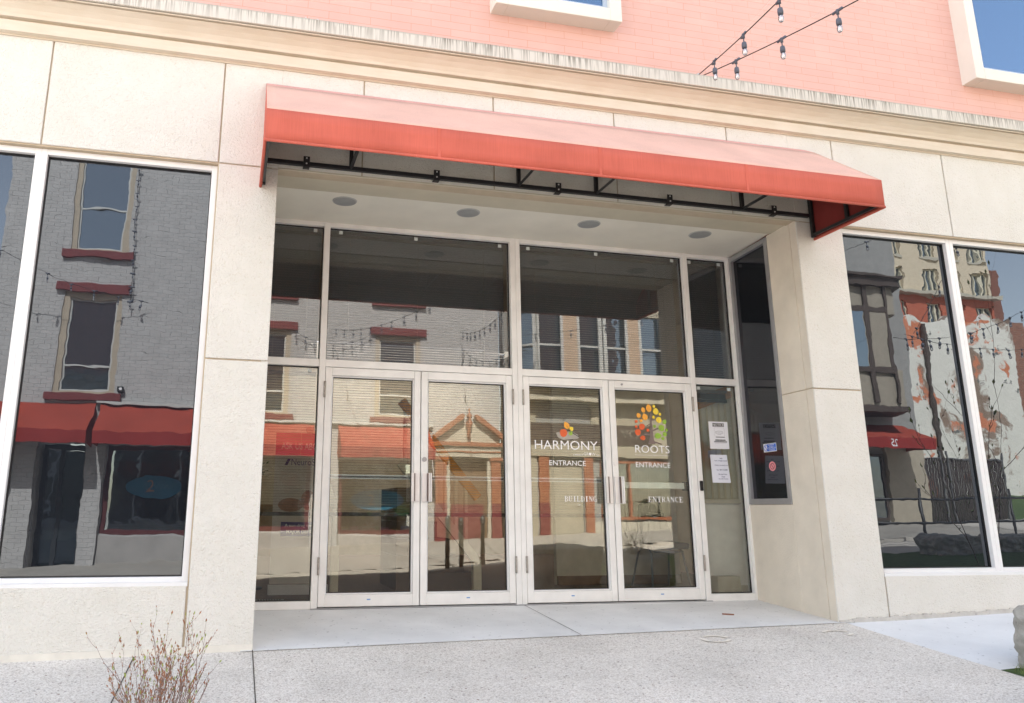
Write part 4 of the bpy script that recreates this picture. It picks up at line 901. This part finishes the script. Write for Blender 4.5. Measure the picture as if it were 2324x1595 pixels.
# cream building with bays
H = thing('cream_bay_building', 'cream building with projecting upper bays and a curtained shopfront across the street', 'building', (10, -12, 0))
HC = plain('cream_clapboard', (.38, .34, .26), .7, 0, .06, 3); HG = plain('grey_roughcast', (.30, .295, .28), .9, 0, .1, 6, .8, 60, .01); PKC = plain('bay_peach_pilaster', (.50, .36, .25), .7); BWN = plain('dark_brown_timber', (.075, .055, .045), .7)
CURTM = plain('pleated_beige_curtain', (.42, .38, .28), .9, 0, .12, 5)
TOPH = 10.5
hol = [(6.87, 7.80, -.8, 2.10), (8.25, 10.5, .62, 2.05), (12.3, 13.5, -.8, 2.2), (12.6, 14.1, 6.55, 8.6), (6.3, 7.3, 6.9, 8.7), (8.6, 9.6, 6.9, 8.7)]
m = wall(MB(), 5.72, 15.66, -1.2, TOPH, W0, hol, -.15)
m.face([(15.66, W0, -1.2), (15.66, W0-9, -1.2), (15.66, W0-9, TOPH), (15.66, W0, TOPH)]); m.face([(5.72, W0, TOPH), (15.66, W0, TOPH), (15.66, W0-9, TOPH), (5.72, W0-9, TOPH)])
under(m.build('roughcast_wall', HG), H)
fbox(H, 'shopfront_panel', HC, 5.74, 6.55, W0+.001, W0+.05, -1.2, 3.5); fbox(H, 'shopfront_panel', HC, 8.05, 12.2, W0+.001, W0+.05, 2.42, 3.5)
m = MB()
for k in range(26): m.box(8.06+k*.16, 8.06+k*.16+.15, W0+.001, W0+.04, -1.2, .57)
for k in range(8): m.box(10.72+k*.19, 10.72+k*.19+.15, W0+.001, W0+.05, .58, 2.10)
under(m.build('board_panelling', plain('pale_board', (.46, .43, .36), .7)), H)
fbox(H, 'white_fascia', HC, 6.4, 12.2, W0+.051, W0+.10, 2.13, 2.41); fbox(H, 'sign_band', BWN, 6.4, 9.7, W0+.051, W0+.09, 2.42, 2.95)
m = MB(); put_text(m, 'OV', 9.35, 2.62, W0+.0905, .50, .22, flip=True); put_text(m, '1-828', 7.9, 2.46, W0+.0905, .42, .10, flip=True); under(m.build('sign_lettering', plain('worn_sign_paint', (.24, .22, .18), .8)), H)
fbox(H, 'cornice', PCR, 5.76, 12.3, W0+.001, W0+.35, 3.5, 3.62); fbox(H, 'cornice', HC, 5.76, 12.3, W0+.001, W0+.22, 3.6205, 3.95)
o = fbox(H, 'door', HC, 6.87, 7.80, W0-.14, W0-.10, -.8, 2.10); MB().lathe([(.03, 0), (.03, .05)], (7.68, W0-.09, .95), 8).build('knob', METAL, o)
fbox(H, 'door_trim', MAROON, 6.60, 6.86, W0+.001, W0+.08, -.8, 1.0); fbox(H, 'door_trim', ORG, 6.60, 6.86, W0+.001, W0+.079, 1.0005, 2.12)
fbox(H, 'door_trim', ORG, 7.81, 8.04, W0+.001, W0+.08, -.8, 2.12)
f = MB(); frame(f, 8.25, 10.5, .62, 2.05, W0-.06, W0+.06, .06); f.box(9.02, 9.07, W0-.05, W0+.05, .68, 1.99); o = under(f.build('shop_window', ORG), H)
MB().box(8.31, 10.44, W0-.04, W0-.03, .68, 1.99).build('pane', bpy.data.materials['shop_glass'], o)
m = MB(); N = 90
for i in range(N):
    a = 8.25+2.25*i/N; b = 8.25+2.25*(i+1)/N
    m.face([(a, W0-.25+.03*sin(i*1.9), .6), (b, W0-.25+.03*sin((i+1)*1.9), .6), (b, W0-.25+.03*sin((i+1)*1.9), 2.1), (a, W0-.25+.03*sin(i*1.9), 2.1)])
m.build('curtain', CURTM, o)
def bay(x0, x1, z0, z1, yf, posts, glassz, pm, bodym, label):
    """canted bay: side splays .5 m"""
    m = MB(); s = .5
    out = [(x0, W0), (x0+s, yf), (x1-s, yf), (x1, W0)]
    m.prism([(a, b, z0) for a, b in out], (0, 0, .12)); m.prism([(a, b+(0 if b == W0 else .1), z1) for a, b in [(x0-.15, W0), (x0+s-.1, yf), (x1-s+.1, yf), (x1+.15, W0)]], (0, 0, .22))
    m.prism([(a, b+(0 if b == W0 else .18), z1+.2205) for a, b in [(x0-.25, W0), (x0+s-.15, yf), (x1-s+.15, yf), (x1+.25, W0)]], (0, 0, .06))
    b_ = under(m.build('bay', pm), H)
    m = MB(); m.prism([(x0+.03, W0, z0+.121), (x0+s, yf-.04, z0+.121), (x1-s, yf-.04, z0+.121), (x1-.03, W0, z0+.121)], (0, 0, glassz[0]-z0-.122))
    m.prism([(x0+.03, W0, glassz[1]), (x0+s, yf-.04, glassz[1]), (x1-s, yf-.04, glassz[1]), (x1-.03, W0, glassz[1])], (0, 0, z1-glassz[1]-.001)); m.build('bay_panels', bodym, b_)
    return b_, out
b_, out = bay(5.9, 10.35, 3.96, 6.1, -9.35, None, (4.16, 5.7), SASHW, HC, '')
def seg_face(mb, p, q, f0, f1, z0, z1, th):
    p, q = Vector((*p, 0)), Vector((*q, 0)); d = q-p; n_ = Vector((-d.y, d.x, 0)).normalized()*th
    if n_.y < 0: n_ = -n_
    a, b = p+d*f0, p+d*f1; mb.prism([(a.x, a.y, z0), (b.x, b.y, z0), (b.x, b.y, z1), (a.x, a.y, z1)], n_)
pane = MB(); posts = MB(); peach = MB()
F = lambda x: (x-out[1][0])/(out[2][0]-out[1][0])
seg_face(pane, (out[1][0], out[1][1]-.12), (out[2][0], out[2][1]-.12), .0, 1, 4.16, 5.7, .01)
seg_face(pane, (out[0][0]+.1, out[0][1]-.02), (out[1][0]+.06, out[1][1]-.1), .05, 1, 4.16, 5.7, .01); seg_face(pane, (out[2][0]-.06, out[2][1]-.1), (out[3][0]-.1, out[3][1]-.02), 0, .95, 4.16, 5.7, .01)
for a, b in ((6.40, 6.45), (7.02, 7.09), (7.46, 7.53), (8.04, 8.13), (8.17, 8.26), (8.78, 8.85), (9.15, 9.22), (9.78, 9.85)): seg_face(posts, out[1], out[2], F(a), F(b), 4.16, 5.7, -.06)
for a, b in ((6.45, 7.02), (7.53, 8.04), (8.26, 8.78), (9.22, 9.78)): seg_face(posts, (out[1][0], out[1][1]-.03), (out[2][0], out[2][1]-.03), F(a), F(b), 4.81, 4.86, -.03)
for a, b in ((7.09, 7.46), (8.85, 9.15)): seg_face(peach, out[1], out[2], F(a), F(b), 4.16, 5.7, -.05)
for p, q in ((out[0], out[1]), (out[2], out[3])): seg_face(posts, p, q, .0, .12, 4.16, 5.7, -.05); seg_face(posts, p, q, .88, 1, 4.16, 5.7, -.05); seg_face(posts, p, q, .12, .88, 4.81, 4.86, -.03)
pane.build('pane', G_FAR, b_); posts.build('mullions', SASHW, b_); peach.build('pilasters', PKC, b_)
BODY2 = plain('tudor_infill', (.33, .29, .23), .9)
b2, out = bay(12.55, 15.0, 3.12, 6.10, -9.0, None, (4.12, 5.45), BWN, BODY2, '')
out = [(12.55, W0), (13.05, -9.0), (14.25, -9.0), (14.9, W0)]
post = MB(); pn = MB()
for p, q, cells in ((out[0], out[1], [0, 1]), (out[1], out[2], [0, .5, 1]), (out[2], out[3], [0, 1])):
    L_ = (Vector(q)-Vector(p)).length; w_ = .13/L_/2
    for c in cells: seg_face(post, p, q, max(0, c-w_), min(1, c+w_), 3.3, 6.10, .03)
    for z in (4.02, 5.48): seg_face(post, p, q, w_, 1-w_, z, z+.12, .028)
seg_face(pn, (out[2][0], out[2][1]), (out[3][0], out[3][1]), .22, .80, 4.14, 5.48, .02); seg_face(pn, out[1], out[2], .08, .42, 4.14, 5.48, .02)
post.build('timber_framing', BWN, b2); pn.build('pane', m_glass('bay_pane_glass', .45, (.8, .92, 1), False, .004, 1), b2)
inf = MB(); seg_face(inf, out[1], out[2], .42, 1, 4.12, 5.5, .01); seg_face(inf, out[0], out[1], 0, 1, 4.12, 5.5, .01); seg_face(inf, out[2], out[3], 0, .22, 4.12, 5.5, .01); seg_face(inf, out[2], out[3], .8, 1, 4.12, 5.5, .01); inf.build('infill', BODY2, b2)
for a, b, c, d in hol[3:]: sash_window(H, a+.02, b-.02, c+.02, d-.02, (c+d)/2, W0)
fbox(H, 'stone_pier', plain('buff_stone', (.40, .35, .27), .9), 14.55, 15.66, W0+.001, W0+.10, -1.2, 2.4); fbox(H, 'dark_doorway', CURT, 12.3, 13.5, W0-.149, W0-.13, -.8, 2.2)
f = MB(); frame(f, 13.55, 14.5, .65, 2.2, W0+.001, W0+.05, .06); o = under(f.build('window', BWN), H); MB().box(13.61, 14.44, W0+.01, W0+.02, .71, 2.14).build('pane', G_FAR, o)
shop_awning(11.8, 15.12, 'red awning numbered 25 below the timbered bay across the street', '25', W0, -9.0, 2.92, 2.52, 2.28)

# fence, ruin, tall building, lawn
struct('grass_slope', sheet(15.7, 60, -34, -10.2, 30, 20, 0, lambda x, y: .5+max(0, -y-10)*.075+.02*(x-16)), LAWN)
struct('kerb_pavement_right', sheet(15.66, 60, -10.2, -7.26, 20, 4, .05, lambda x, y: zg(min(x, 16), y)+.02*max(0, x-16)), PAVE)
t = thing('slatted_fence', 'dark slatted chain link fence beside the cream building', 'fence', (17, -10.3, .4))
m = MB()
for k in range(36): m.box(15.74+k*.075, 15.80+k*.075, -10.33, -10.32, .45, 2.15)
under(m.build('slats', plain('fence_slat_dark', (.045, .035, .032), .8)), t)
m = MB()
for x in (15.74, 16.55, 16.75, 18.45): m.tube([(x, -10.3, .3), (x, -10.3, 2.35)], .028, 8)
m.tube([(15.74, -10.3, 2.15), (16.55, -10.3, 2.15)], .02); m.tube([(16.75, -10.3, 2.15), (18.45, -10.3, 2.15)], .02); under(m.build('posts', plain('galvanised_dark', (.2, .2, .2), .4, .6)), t)
def patchwall(name):
    m, nt, p = newmat(name); v = coords(nt, (1, 1, 1)); n = noise(nt, v, .42, 8, .62, .6); n2 = noise(nt, v, .6, 7, .6, .4); n3 = noise(nt, v, 1.4, 8, .7)
    c = mixc(nt, ramp(nt, n, [(.42, 0), (.46, 1)]), (.24, .15, .10), (.78, .75, .68))
    c = mixc(nt, ramp(nt, n2, [(.55, 0), (.575, 1)]), c, (.62, .17, .06))
    c = mixc(nt, ramp(nt, n3, [(.61, 0), (.63, 1)]), c, (.035, .05, .05)); c = mixc(nt, .18, c, ramp(nt, n3, [(.3, (.2, .17, .14)), (.7, (.7, .66, .6))]))
    nt.links.new(c, p.inputs['Base Color']); p.inputs['Roughness'].default_value = .9; nt.links.new(bump(nt, n3, .5, .1), p.inputs['Normal']); return m
t = thing('ruined_wall', 'old party wall with flaking white and orange paint beyond the fence', 'wall', (28, -20, 2))
m = MB(); top = []
x = 22.0
while x < 31.2: top.append((x, 8.5+random.uniform(-.25, .35)+(.35 if x > 28 else 0))); x += .35
m.prism([(22, -20, .5)]+[(a, -20, b) for a, b in top]+[(31.2, -20, 8.9), (31.2, -20, .5)], (0, -.5, 0)); under(m.build('painted_wall', patchwall('flaking_paint')), t)
under(MB().box(31.21, 32.0, -21, -20.05, .5, 8.8).build('brick_edge', m_brick('old_brick', (.22, .09, .06), (.3, .13, .08), (.3, .27, .22))), t)
under(MB().tube([(26.6, -19.9, 2), (26.6, -19.9, 8.4)], .09, 8).build('pipe', BWN), t)
TB = thing('tall_brick_building', 'tall cream and red brick apartment block rising behind the ruined wall', 'building', (55, -50, 0))
CRB = m_brick('cream_tower_brick', (.62, .52, .38), (.66, .56, .42), (.5, .42, .3), .4, .13, .01, .3); RDB = m_brick('red_tower_brick', (.42, .10, .05), (.47, .13, .07), (.3, .1, .07), .4, .13, .01, .3)
hs = []
for z in (19.35, 22.3, 25.3, 28.2):
    for x in (44.5, 48.2, 51.3, 54.2, 57.0, 59.2): hs.append((x-.28 if x in (51.3, 57.0) else x-.8, x+.28 if x in (51.3, 57.0) else x+.8, z-.95, z+.95))
for cols_, mat, z0, z1, nm in ((hs, CRB, 18.3, 31, 'cream_wall'),):
    under(wall(MB(), 42, 60.3, z0, z1, -45, cols_, -.4).build(nm, mat), TB)
hr = [(a, b, z-.85, z+.85) for z in (16.6, 13.6) for a, b in {(h[0], h[1]) for h in hs}]
under(wall(MB(), 42, 60.3, 0, 18.0, -45, hr, -.4).build('red_wall', RDB), TB)
under(MB().box(41.8, 60.6, -45.3, -44.4, 18.0, 18.3).build('stone_band', PCR), TB)
for a, b, c, d in hs+hr:
    f = MB(); frame(f, a, b, c, d, -45.35, -45.2, .09)
    if b-a > 1: f.box(a+.45, a+.58, -45.33, -45.15, c+.09, d-.09); f.box(b-.58, b-.45, -45.33, -45.15, c+.09, d-.09)
    o = under(f.build('window', plain('tower_frame', (.6, .55, .42), .6)), TB); MB().box(a+.05, b-.05, -45.34, -45.3, c+.05, d-.05).build('pane', G_FAR, o)
    under(MB().box(a-.15, b+.15, -45.0, -44.88, c-.2, c).build('window_sill', PCR), TB)
m = MB(); m.face([(60.3, -45, 0), (60.3, -60, 0), (60.3, -60, 31), (60.3, -45, 31)]); m.face([(42, -45, 31), (60.3, -45, 31), (60.3, -60, 31), (42, -60, 31)]); m.box(60.31, 61.6, -47, -45.5, 0, 20.9); under(m.build('side_wall', plain('brown_side_brick', (.20, .085, .06), .9)), TB)

# ================================================================== STRING LIGHTS
CABLE = plain('black_cable', (.015, .014, .013), .6); SOCK = plain('socket_grey', (.09, .10, .13), .5)
def string_light(label, p, q, sag, n, f0=.04, loops=True, K=.98, drop=.11, group='outdoor string lights'):
    t = thing('string_light', label, 'string light', p, group); p, q = Vector(p), Vector(q)
    def at(f):
        v = p.lerp(q, f); v.z -= sag*4*f*(1-f); return v
    under(MB().tube([at(i/60) for i in range(61)], .0045, 6).build('cable', CABLE, smooth=True), t)
    if loops: under(MB().tube([p.lerp(q, i/20)-Vector((0, 0, sag*4*(i/20)*(1-i/20)*.86-.02)) for i in range(21)], .0012, 4).build('support_wire', METAL), t)
    for i in range(n):
        c = at(f0+(1-2*f0)*i/(n-1)+random.uniform(-.004, .004)); Z = lambda v: Vector((0, 0, v*K))
        m = MB().tube([c+Z(.012), c-Z(.03)], .013, 6); m.tube([c-Z(.03), c-Z(.065)], .005, 5); m.lathe([(.010*K, -.065*K), (.019*K, -.072*K), (.022*K, -.10*K), (.020*K, -.125*K)], c, 10)
        d = q-p; d.z = 0; d.normalize(); m.tube([c-d*.045, c, c+d*.045], .012, 6)
        o = under(m.build('socket', SOCK, smooth=True), t)
        MB().lathe([(.014*K, -.1255*K), (.020*K, -.145*K), (.022*K, -.165*K), (.016*K, -.185*K), (.004, -.192*K)], c, 10).build('bulb', G_BULB, o, smooth=True)
        MB().tube([c-Z(.128), c-Z(.17)], .004, 4).build('filament', WHITE, o)
    return t
string_light('string of bulbs rising steeply left from the pink brick wall', (3.33, -.06, 4.90), (1.35, -9.95, 5.05), .62, 17, .045)
string_light('string of bulbs running right from the pink brick wall over the ledge', (3.36, -.06, 4.90), (4.6, -9.95, 5.15), .62, 17, .045)
t = thing('wall_hook', 'small steel hook and clamp holding two light strings on the ledge', 'hook', (3.33, -.1, 4.85))
m = MB().tube([(3.28, .05, 4.865), (3.28, -.10, 4.86), (3.31, -.12, 4.875), (3.345, -.07, 4.90)], .009, 6); m.lathe([(.022, 0), (.022, .03)], (3.27, -.12, 4.84), 8); m.lathe([(.014, 0), (.014, .03)], (3.34, -.08, 4.89), 8); under(m.build('hook', METAL, smooth=True), t)
t = thing('wall_hook', 'small steel cable fitting on the ledge at the left, above the panel joints', 'hook', (-.32, -.1, 4.85))
m = MB().tube([(-.44, -.12, 4.84), (-.40, -.14, 4.87), (-.36, -.12, 4.85)], .012, 6); m.lathe([(.02, 0), (.02, .035)], (-.30, -.13, 4.84), 8); under(m.build('hook', METAL, smooth=True), t)
string_light('string of bulbs hanging straight down the grey brick wall', (-3.05, -9.9, 8.4), (-2.93, -9.9, 4.72), 0, 13, .03, False, .75)
string_light('string of bulbs below the lintel of the left sash window', (-6.2, -9.0, 6.1), (-2.6, -9.85, 4.80), .3, 9, .04, False, .9)
string_light('low swag of bulbs on the grey brick wall left of the shop awning', (.45, -9.9, 4.95), (2.4, -9.9, 5.0), .32, 9, .04, False, .9)
string_light('short swag of bulbs beside the downspout', (4.6, -9.9, 4.75), (5.9, -9.8, 4.8), .36, 8, .05, False, .9)
string_light('string of bulbs crossing in front of the upper bay window', (5.9, -9.0, 4.95), (12.5, -6.0, 6.6), .35, 9, .04, False)
string_light('highest string of bulbs on the right, crossing before the timbered bay', (9.6, -3.8, 3.6), (13.5, -5.5, 7.3), .15, 8, .04, False)
string_light('middle string of bulbs on the right, before the ruined wall', (9.2, -3.8, 3.5), (17.5, -7, 6.3), .5, 14, .04, False)
string_light('lowest string of bulbs on the right, before the ruined wall', (10.6, -5.0, 3.9), (21, -9, 5.6), .45, 16, .03, False)

# ================================================================== ROCKS, PLANTS, RAILING
def rock(name, label, mat, c, s, seed, rot=0, tall=1., sub=3, amp=.24):
    rnd = random.Random(seed); bm = bmesh.new(); bmesh.ops.create_cube(bm, size=1)
    bmesh.ops.subdivide_edges(bm, edges=bm.edges[:], cuts=5, use_grid_fill=True)
    from mathutils import noise as mn
    off = Vector((seed*3.1, seed*1.7, 0))
    for v in bm.verts:
        p = v.co.copy(); n_ = p.normalized(); k = mn.noise(p*2.2+off)*amp+mn.noise(p*6+off)*amp*.35
        v.co = p*(.93+k)*.92+n_*.05
        v.co.x *= s[0]; v.co.y *= s[1]; v.co.z *= s[2]
    me = bpy.data.meshes.new(name); bm.to_mesh(me); bm.free(); me.materials.append(mat)
    o = bpy.data.objects.new(name, me); COL.objects.link(o); o.location = (c[0], c[1], c[2]+s[2]*.46); o.rotation_euler.z = rot
    md = o.modifiers.new('sub', 'SUBSURF'); md.levels = 1; md.render_levels = 2
    tx = bpy.data.textures.new('rocktex', 'CLOUDS'); tx.noise_scale = .12; dp = o.modifiers.new('d', 'DISPLACE'); dp.texture = tx; dp.strength = .085; dp.texture_coords = 'LOCAL'
    return tag(o, label, 'rock', 'landscape rocks')
rock('stone_block', 'upright rough grey stone block at the right edge of the pavement', STONE, (4.80, -1.55, -.24), (.56, .42, .52), 3, .12)
rock('boulder', 'flat dark boulder on the pavement in front of the doors', DKSTONE, (4.10, -2.75, -.30), (1.05, .8, .66), 5, .1)
rock('boulder', 'small dark boulder to the right of the flat boulder', DKSTONE, (4.62, -2.2, -.30), (.34, .4, .26), 8, .5)
rock('stone_block', 'left long weathered stone block edging the lawn bed', STONE, (11.0, -4.9, .04), (1.2, .5, .48), 11)
rock('stone_block', 'right long weathered stone block edging the lawn bed', STONE, (12.25, -4.9, .08), (1.25, .5, .46), 14)
rock('stone_block', 'far long weathered stone block edging the lawn bed', STONE, (13.6, -4.9, .12), (1.3, .5, .42), 17)
TWIG = plain('twig_bark', (.22, .145, .12), .8, 0, .2, 20); BUD = plain('leaf_bud', (.30, .36, .08), .6, 0, .3, 20); BUDR = plain('dry_bud', (.36, .16, .08), .7)
def shrub(name, label, base, height, spread, nst, seed, leafy=1., lm=None, thick=.004, cat='shrub', rad_=1.):
    rnd = random.Random(seed); tw = MB(); bd = MB(); bd2 = MB()
    def bud(p, d, s):
        a = d.orthogonal().normalized(); a = (Matrix.Rotation(rnd.uniform(0, 6.28), 3, d) @ a)
        b = bd if rnd.random() < .62*leafy else bd2; m_ = p+d*s*.5
        b.face([p, m_+a*s*.2, p+d*s]); b.face([p, m_-a*s*.2, p+d*s]); b.face([p, m_+d.cross(a)*s*.2, p+d*s])
    def grow(p, d, L, r, lvl):
        n_ = 5; pts = [p]
        for i in range(n_):
            d = (d+Vector((rnd.uniform(-.16, .16), rnd.uniform(-.16, .16), .09))).normalized(); p = p+d*L/n_; pts.append(p)
            if lvl < 2 and i >= 1 and rnd.random() < .75:
                dd = (d+Vector((rnd.uniform(-.7, .7), rnd.uniform(-.7, .7), rnd.uniform(0, .4)))).normalized(); grow(p, dd, L*rnd.uniform(.3, .55), r*.6, lvl+1)
            elif rnd.random() < .5: bud(p, (d+Vector((rnd.uniform(-.8, .8), rnd.uniform(-.8, .8), .2))).normalized(), rnd.uniform(.008, .018)*rad_)
        tw.tube(pts, r, 4 if lvl else 5, r*.45); bud(pts[-1], d, rnd.uniform(.014, .03)*rad_)
    b0 = Vector(base)
    for k in range(nst):
        a = rnd.uniform(0, 2*pi); rr = rnd.uniform(.0, .07); out_ = rnd.uniform(.05, 1)**.8*spread
        grow(b0+Vector((rr*cos(a), rr*sin(a), 0)), Vector((cos(a)*out_, sin(a)*out_, 1)).normalized(), height*rnd.uniform(.55, 1.05), thick*rnd.uniform(.6, 1.2), 0)
    t = thing(name, label, cat, base); under(tw.build('twigs', TWIG), t); under(bd.build('buds', BUD), t); under(bd2.build('dry_buds', BUDR), t)
    return t
shrub('bare_shrub', 'leafless budding shrub growing at the foot of the left wall', (-1.10, -1.28, -.44), .49, .85, 37, 4, .35, thick=.0032)
shrub('bare_shrub', 'sparse leafy shrub in front of the rightmost door', (4.9, -1.95, -.2), .62, .5, 16, 9, 1.2)
shrub('bare_tree', 'thin bare young tree with small leaves by the right windows', (8.9, -2.4, -.1), 2.7, .5, 5, 13, 1.4, thick=.007, cat='tree', rad_=3)
t = thing('pipe_railing', 'black pipe railing beyond the lawn bed on the right', 'railing', (10, -6.4, 0))
for zr in (.62, 1.05): under(MB().tube([(9.3, -6.4, zr), (16.5, -6.4, zr+.12)], .022, 8).build('rail', BLACKM, smooth=True), t)
for x in (9.8, 11.9, 14.0, 16.1): under(MB().tube([(x, -6.4, -.3), (x, -6.4, 1.3)], .024, 8).build('post', BLACKM, smooth=True), t)
# ground details
m = MB(); rnd = random.Random(3)
for k in range(1500):
    x = rnd.uniform(4.40, 5.5); y = rnd.uniform(-3.0, -1.44) if k % 3 else rnd.uniform(-1.6, -1.44); z = zg(x, y)+.005; a = rnd.uniform(0, 6.28); h = rnd.uniform(.02, .055); dx, dy = cos(a)*.0022, sin(a)*.0022; lx, ly = rnd.uniform(-.03, .03), rnd.uniform(-.03, .03)
    m.face([(x-dx, y-dy, z), (x+dx, y+dy, z), (x+lx, y+ly, z+h)])
o = m.build('grass', plain('fresh_grass', (.17, .22, .06), .6, 0, .4, 30)); o['kind'] = 'stuff'; tag(o, 'short green grass around the stone block at the right edge', 'grass')
tag(MB().prism([(3.545, .52, zs(3.5, .42)), (3.60, .50, zs(3.5, .40)), (3.635, .475, zs(3.5, .38)), (3.60, .485, zs(3.5, .39)), (3.56, .505, zs(3.5, .41))], (0, .004, .012)).build('dead_leaf', plain('dead_leaf_brown', (.22, .09, .05), .8)), 'curled brown dead leaf on the entry slab near the right doors', 'leaf')
m = MB(); rnd = random.Random(5)
for k in range(70):
    x = rnd.uniform(-.5, 4.3); tt = rnd.uniform(.02, .97); y = -.03+1.35*tt; s = rnd.uniform(.003, .009); a = rnd.uniform(0, 6.28)
    z = zs(x, tt)+.0015; m.face([(x+s*cos(a), y+s*sin(a), z), (x+s*.5*cos(a+2), y+s*.5*sin(a+2), z), (x+s*cos(a+3.5), y+s*cos(a+3.5)*.6, z), (x+s*.6*cos(a+5), y+s*.6*sin(a+5), z)])
for k in range(60):
    x = rnd.uniform(-1.5, 4.2); y = rnd.uniform(-1.6, -.05); s = rnd.uniform(.003, .010); a = rnd.uniform(0, 6.28); z = zg(x, y)+.0075
    m.face([(x+s*cos(a), y+s*sin(a), z), (x+s*.5*cos(a+2), y+s*.5*sin(a+2), z), (x+s*cos(a+3.5), y+s*sin(a+3.5), z), (x+s*.6*cos(a+5), y+s*.6*sin(a+5), z)])
o = m.build('litter', plain('debris_brown', (.13, .09, .07), .9)); o['kind'] = 'stuff'; tag(o, 'tiny dark bits of debris scattered over the slab and pavement', 'debris')

m = MB(); PM = plain('faded_orange_marking', (.86, .81, .72), .9)
def mark(px, py, parts, lab):
    m = MB()
    for a0, a1 in parts:
        for i in range(10):
            a, b = a0+(a1-a0)*i/10, a0+(a1-a0)*(i+1)/10
            m.face([(px+q*.13*cos(c), py+q*.09*sin(c), zg(px+q*.13*cos(c), py+q*.09*sin(c))+.0105) for q, c in ((.72, a), (1, a), (1, b), (.72, b))])
    tag(m.build('paint_marking', PM), lab, 'marking')
mark(2.95, -.28, [(.2, 2.2), (2.9, 5.9)], 'faint orange ring sprayed on the pavement left of the pale walk')
mark(4.02, -.32, [(.3, 2.6), (5.0, 6.0)], 'faint broken orange arc on the pavement beside the pale walk')
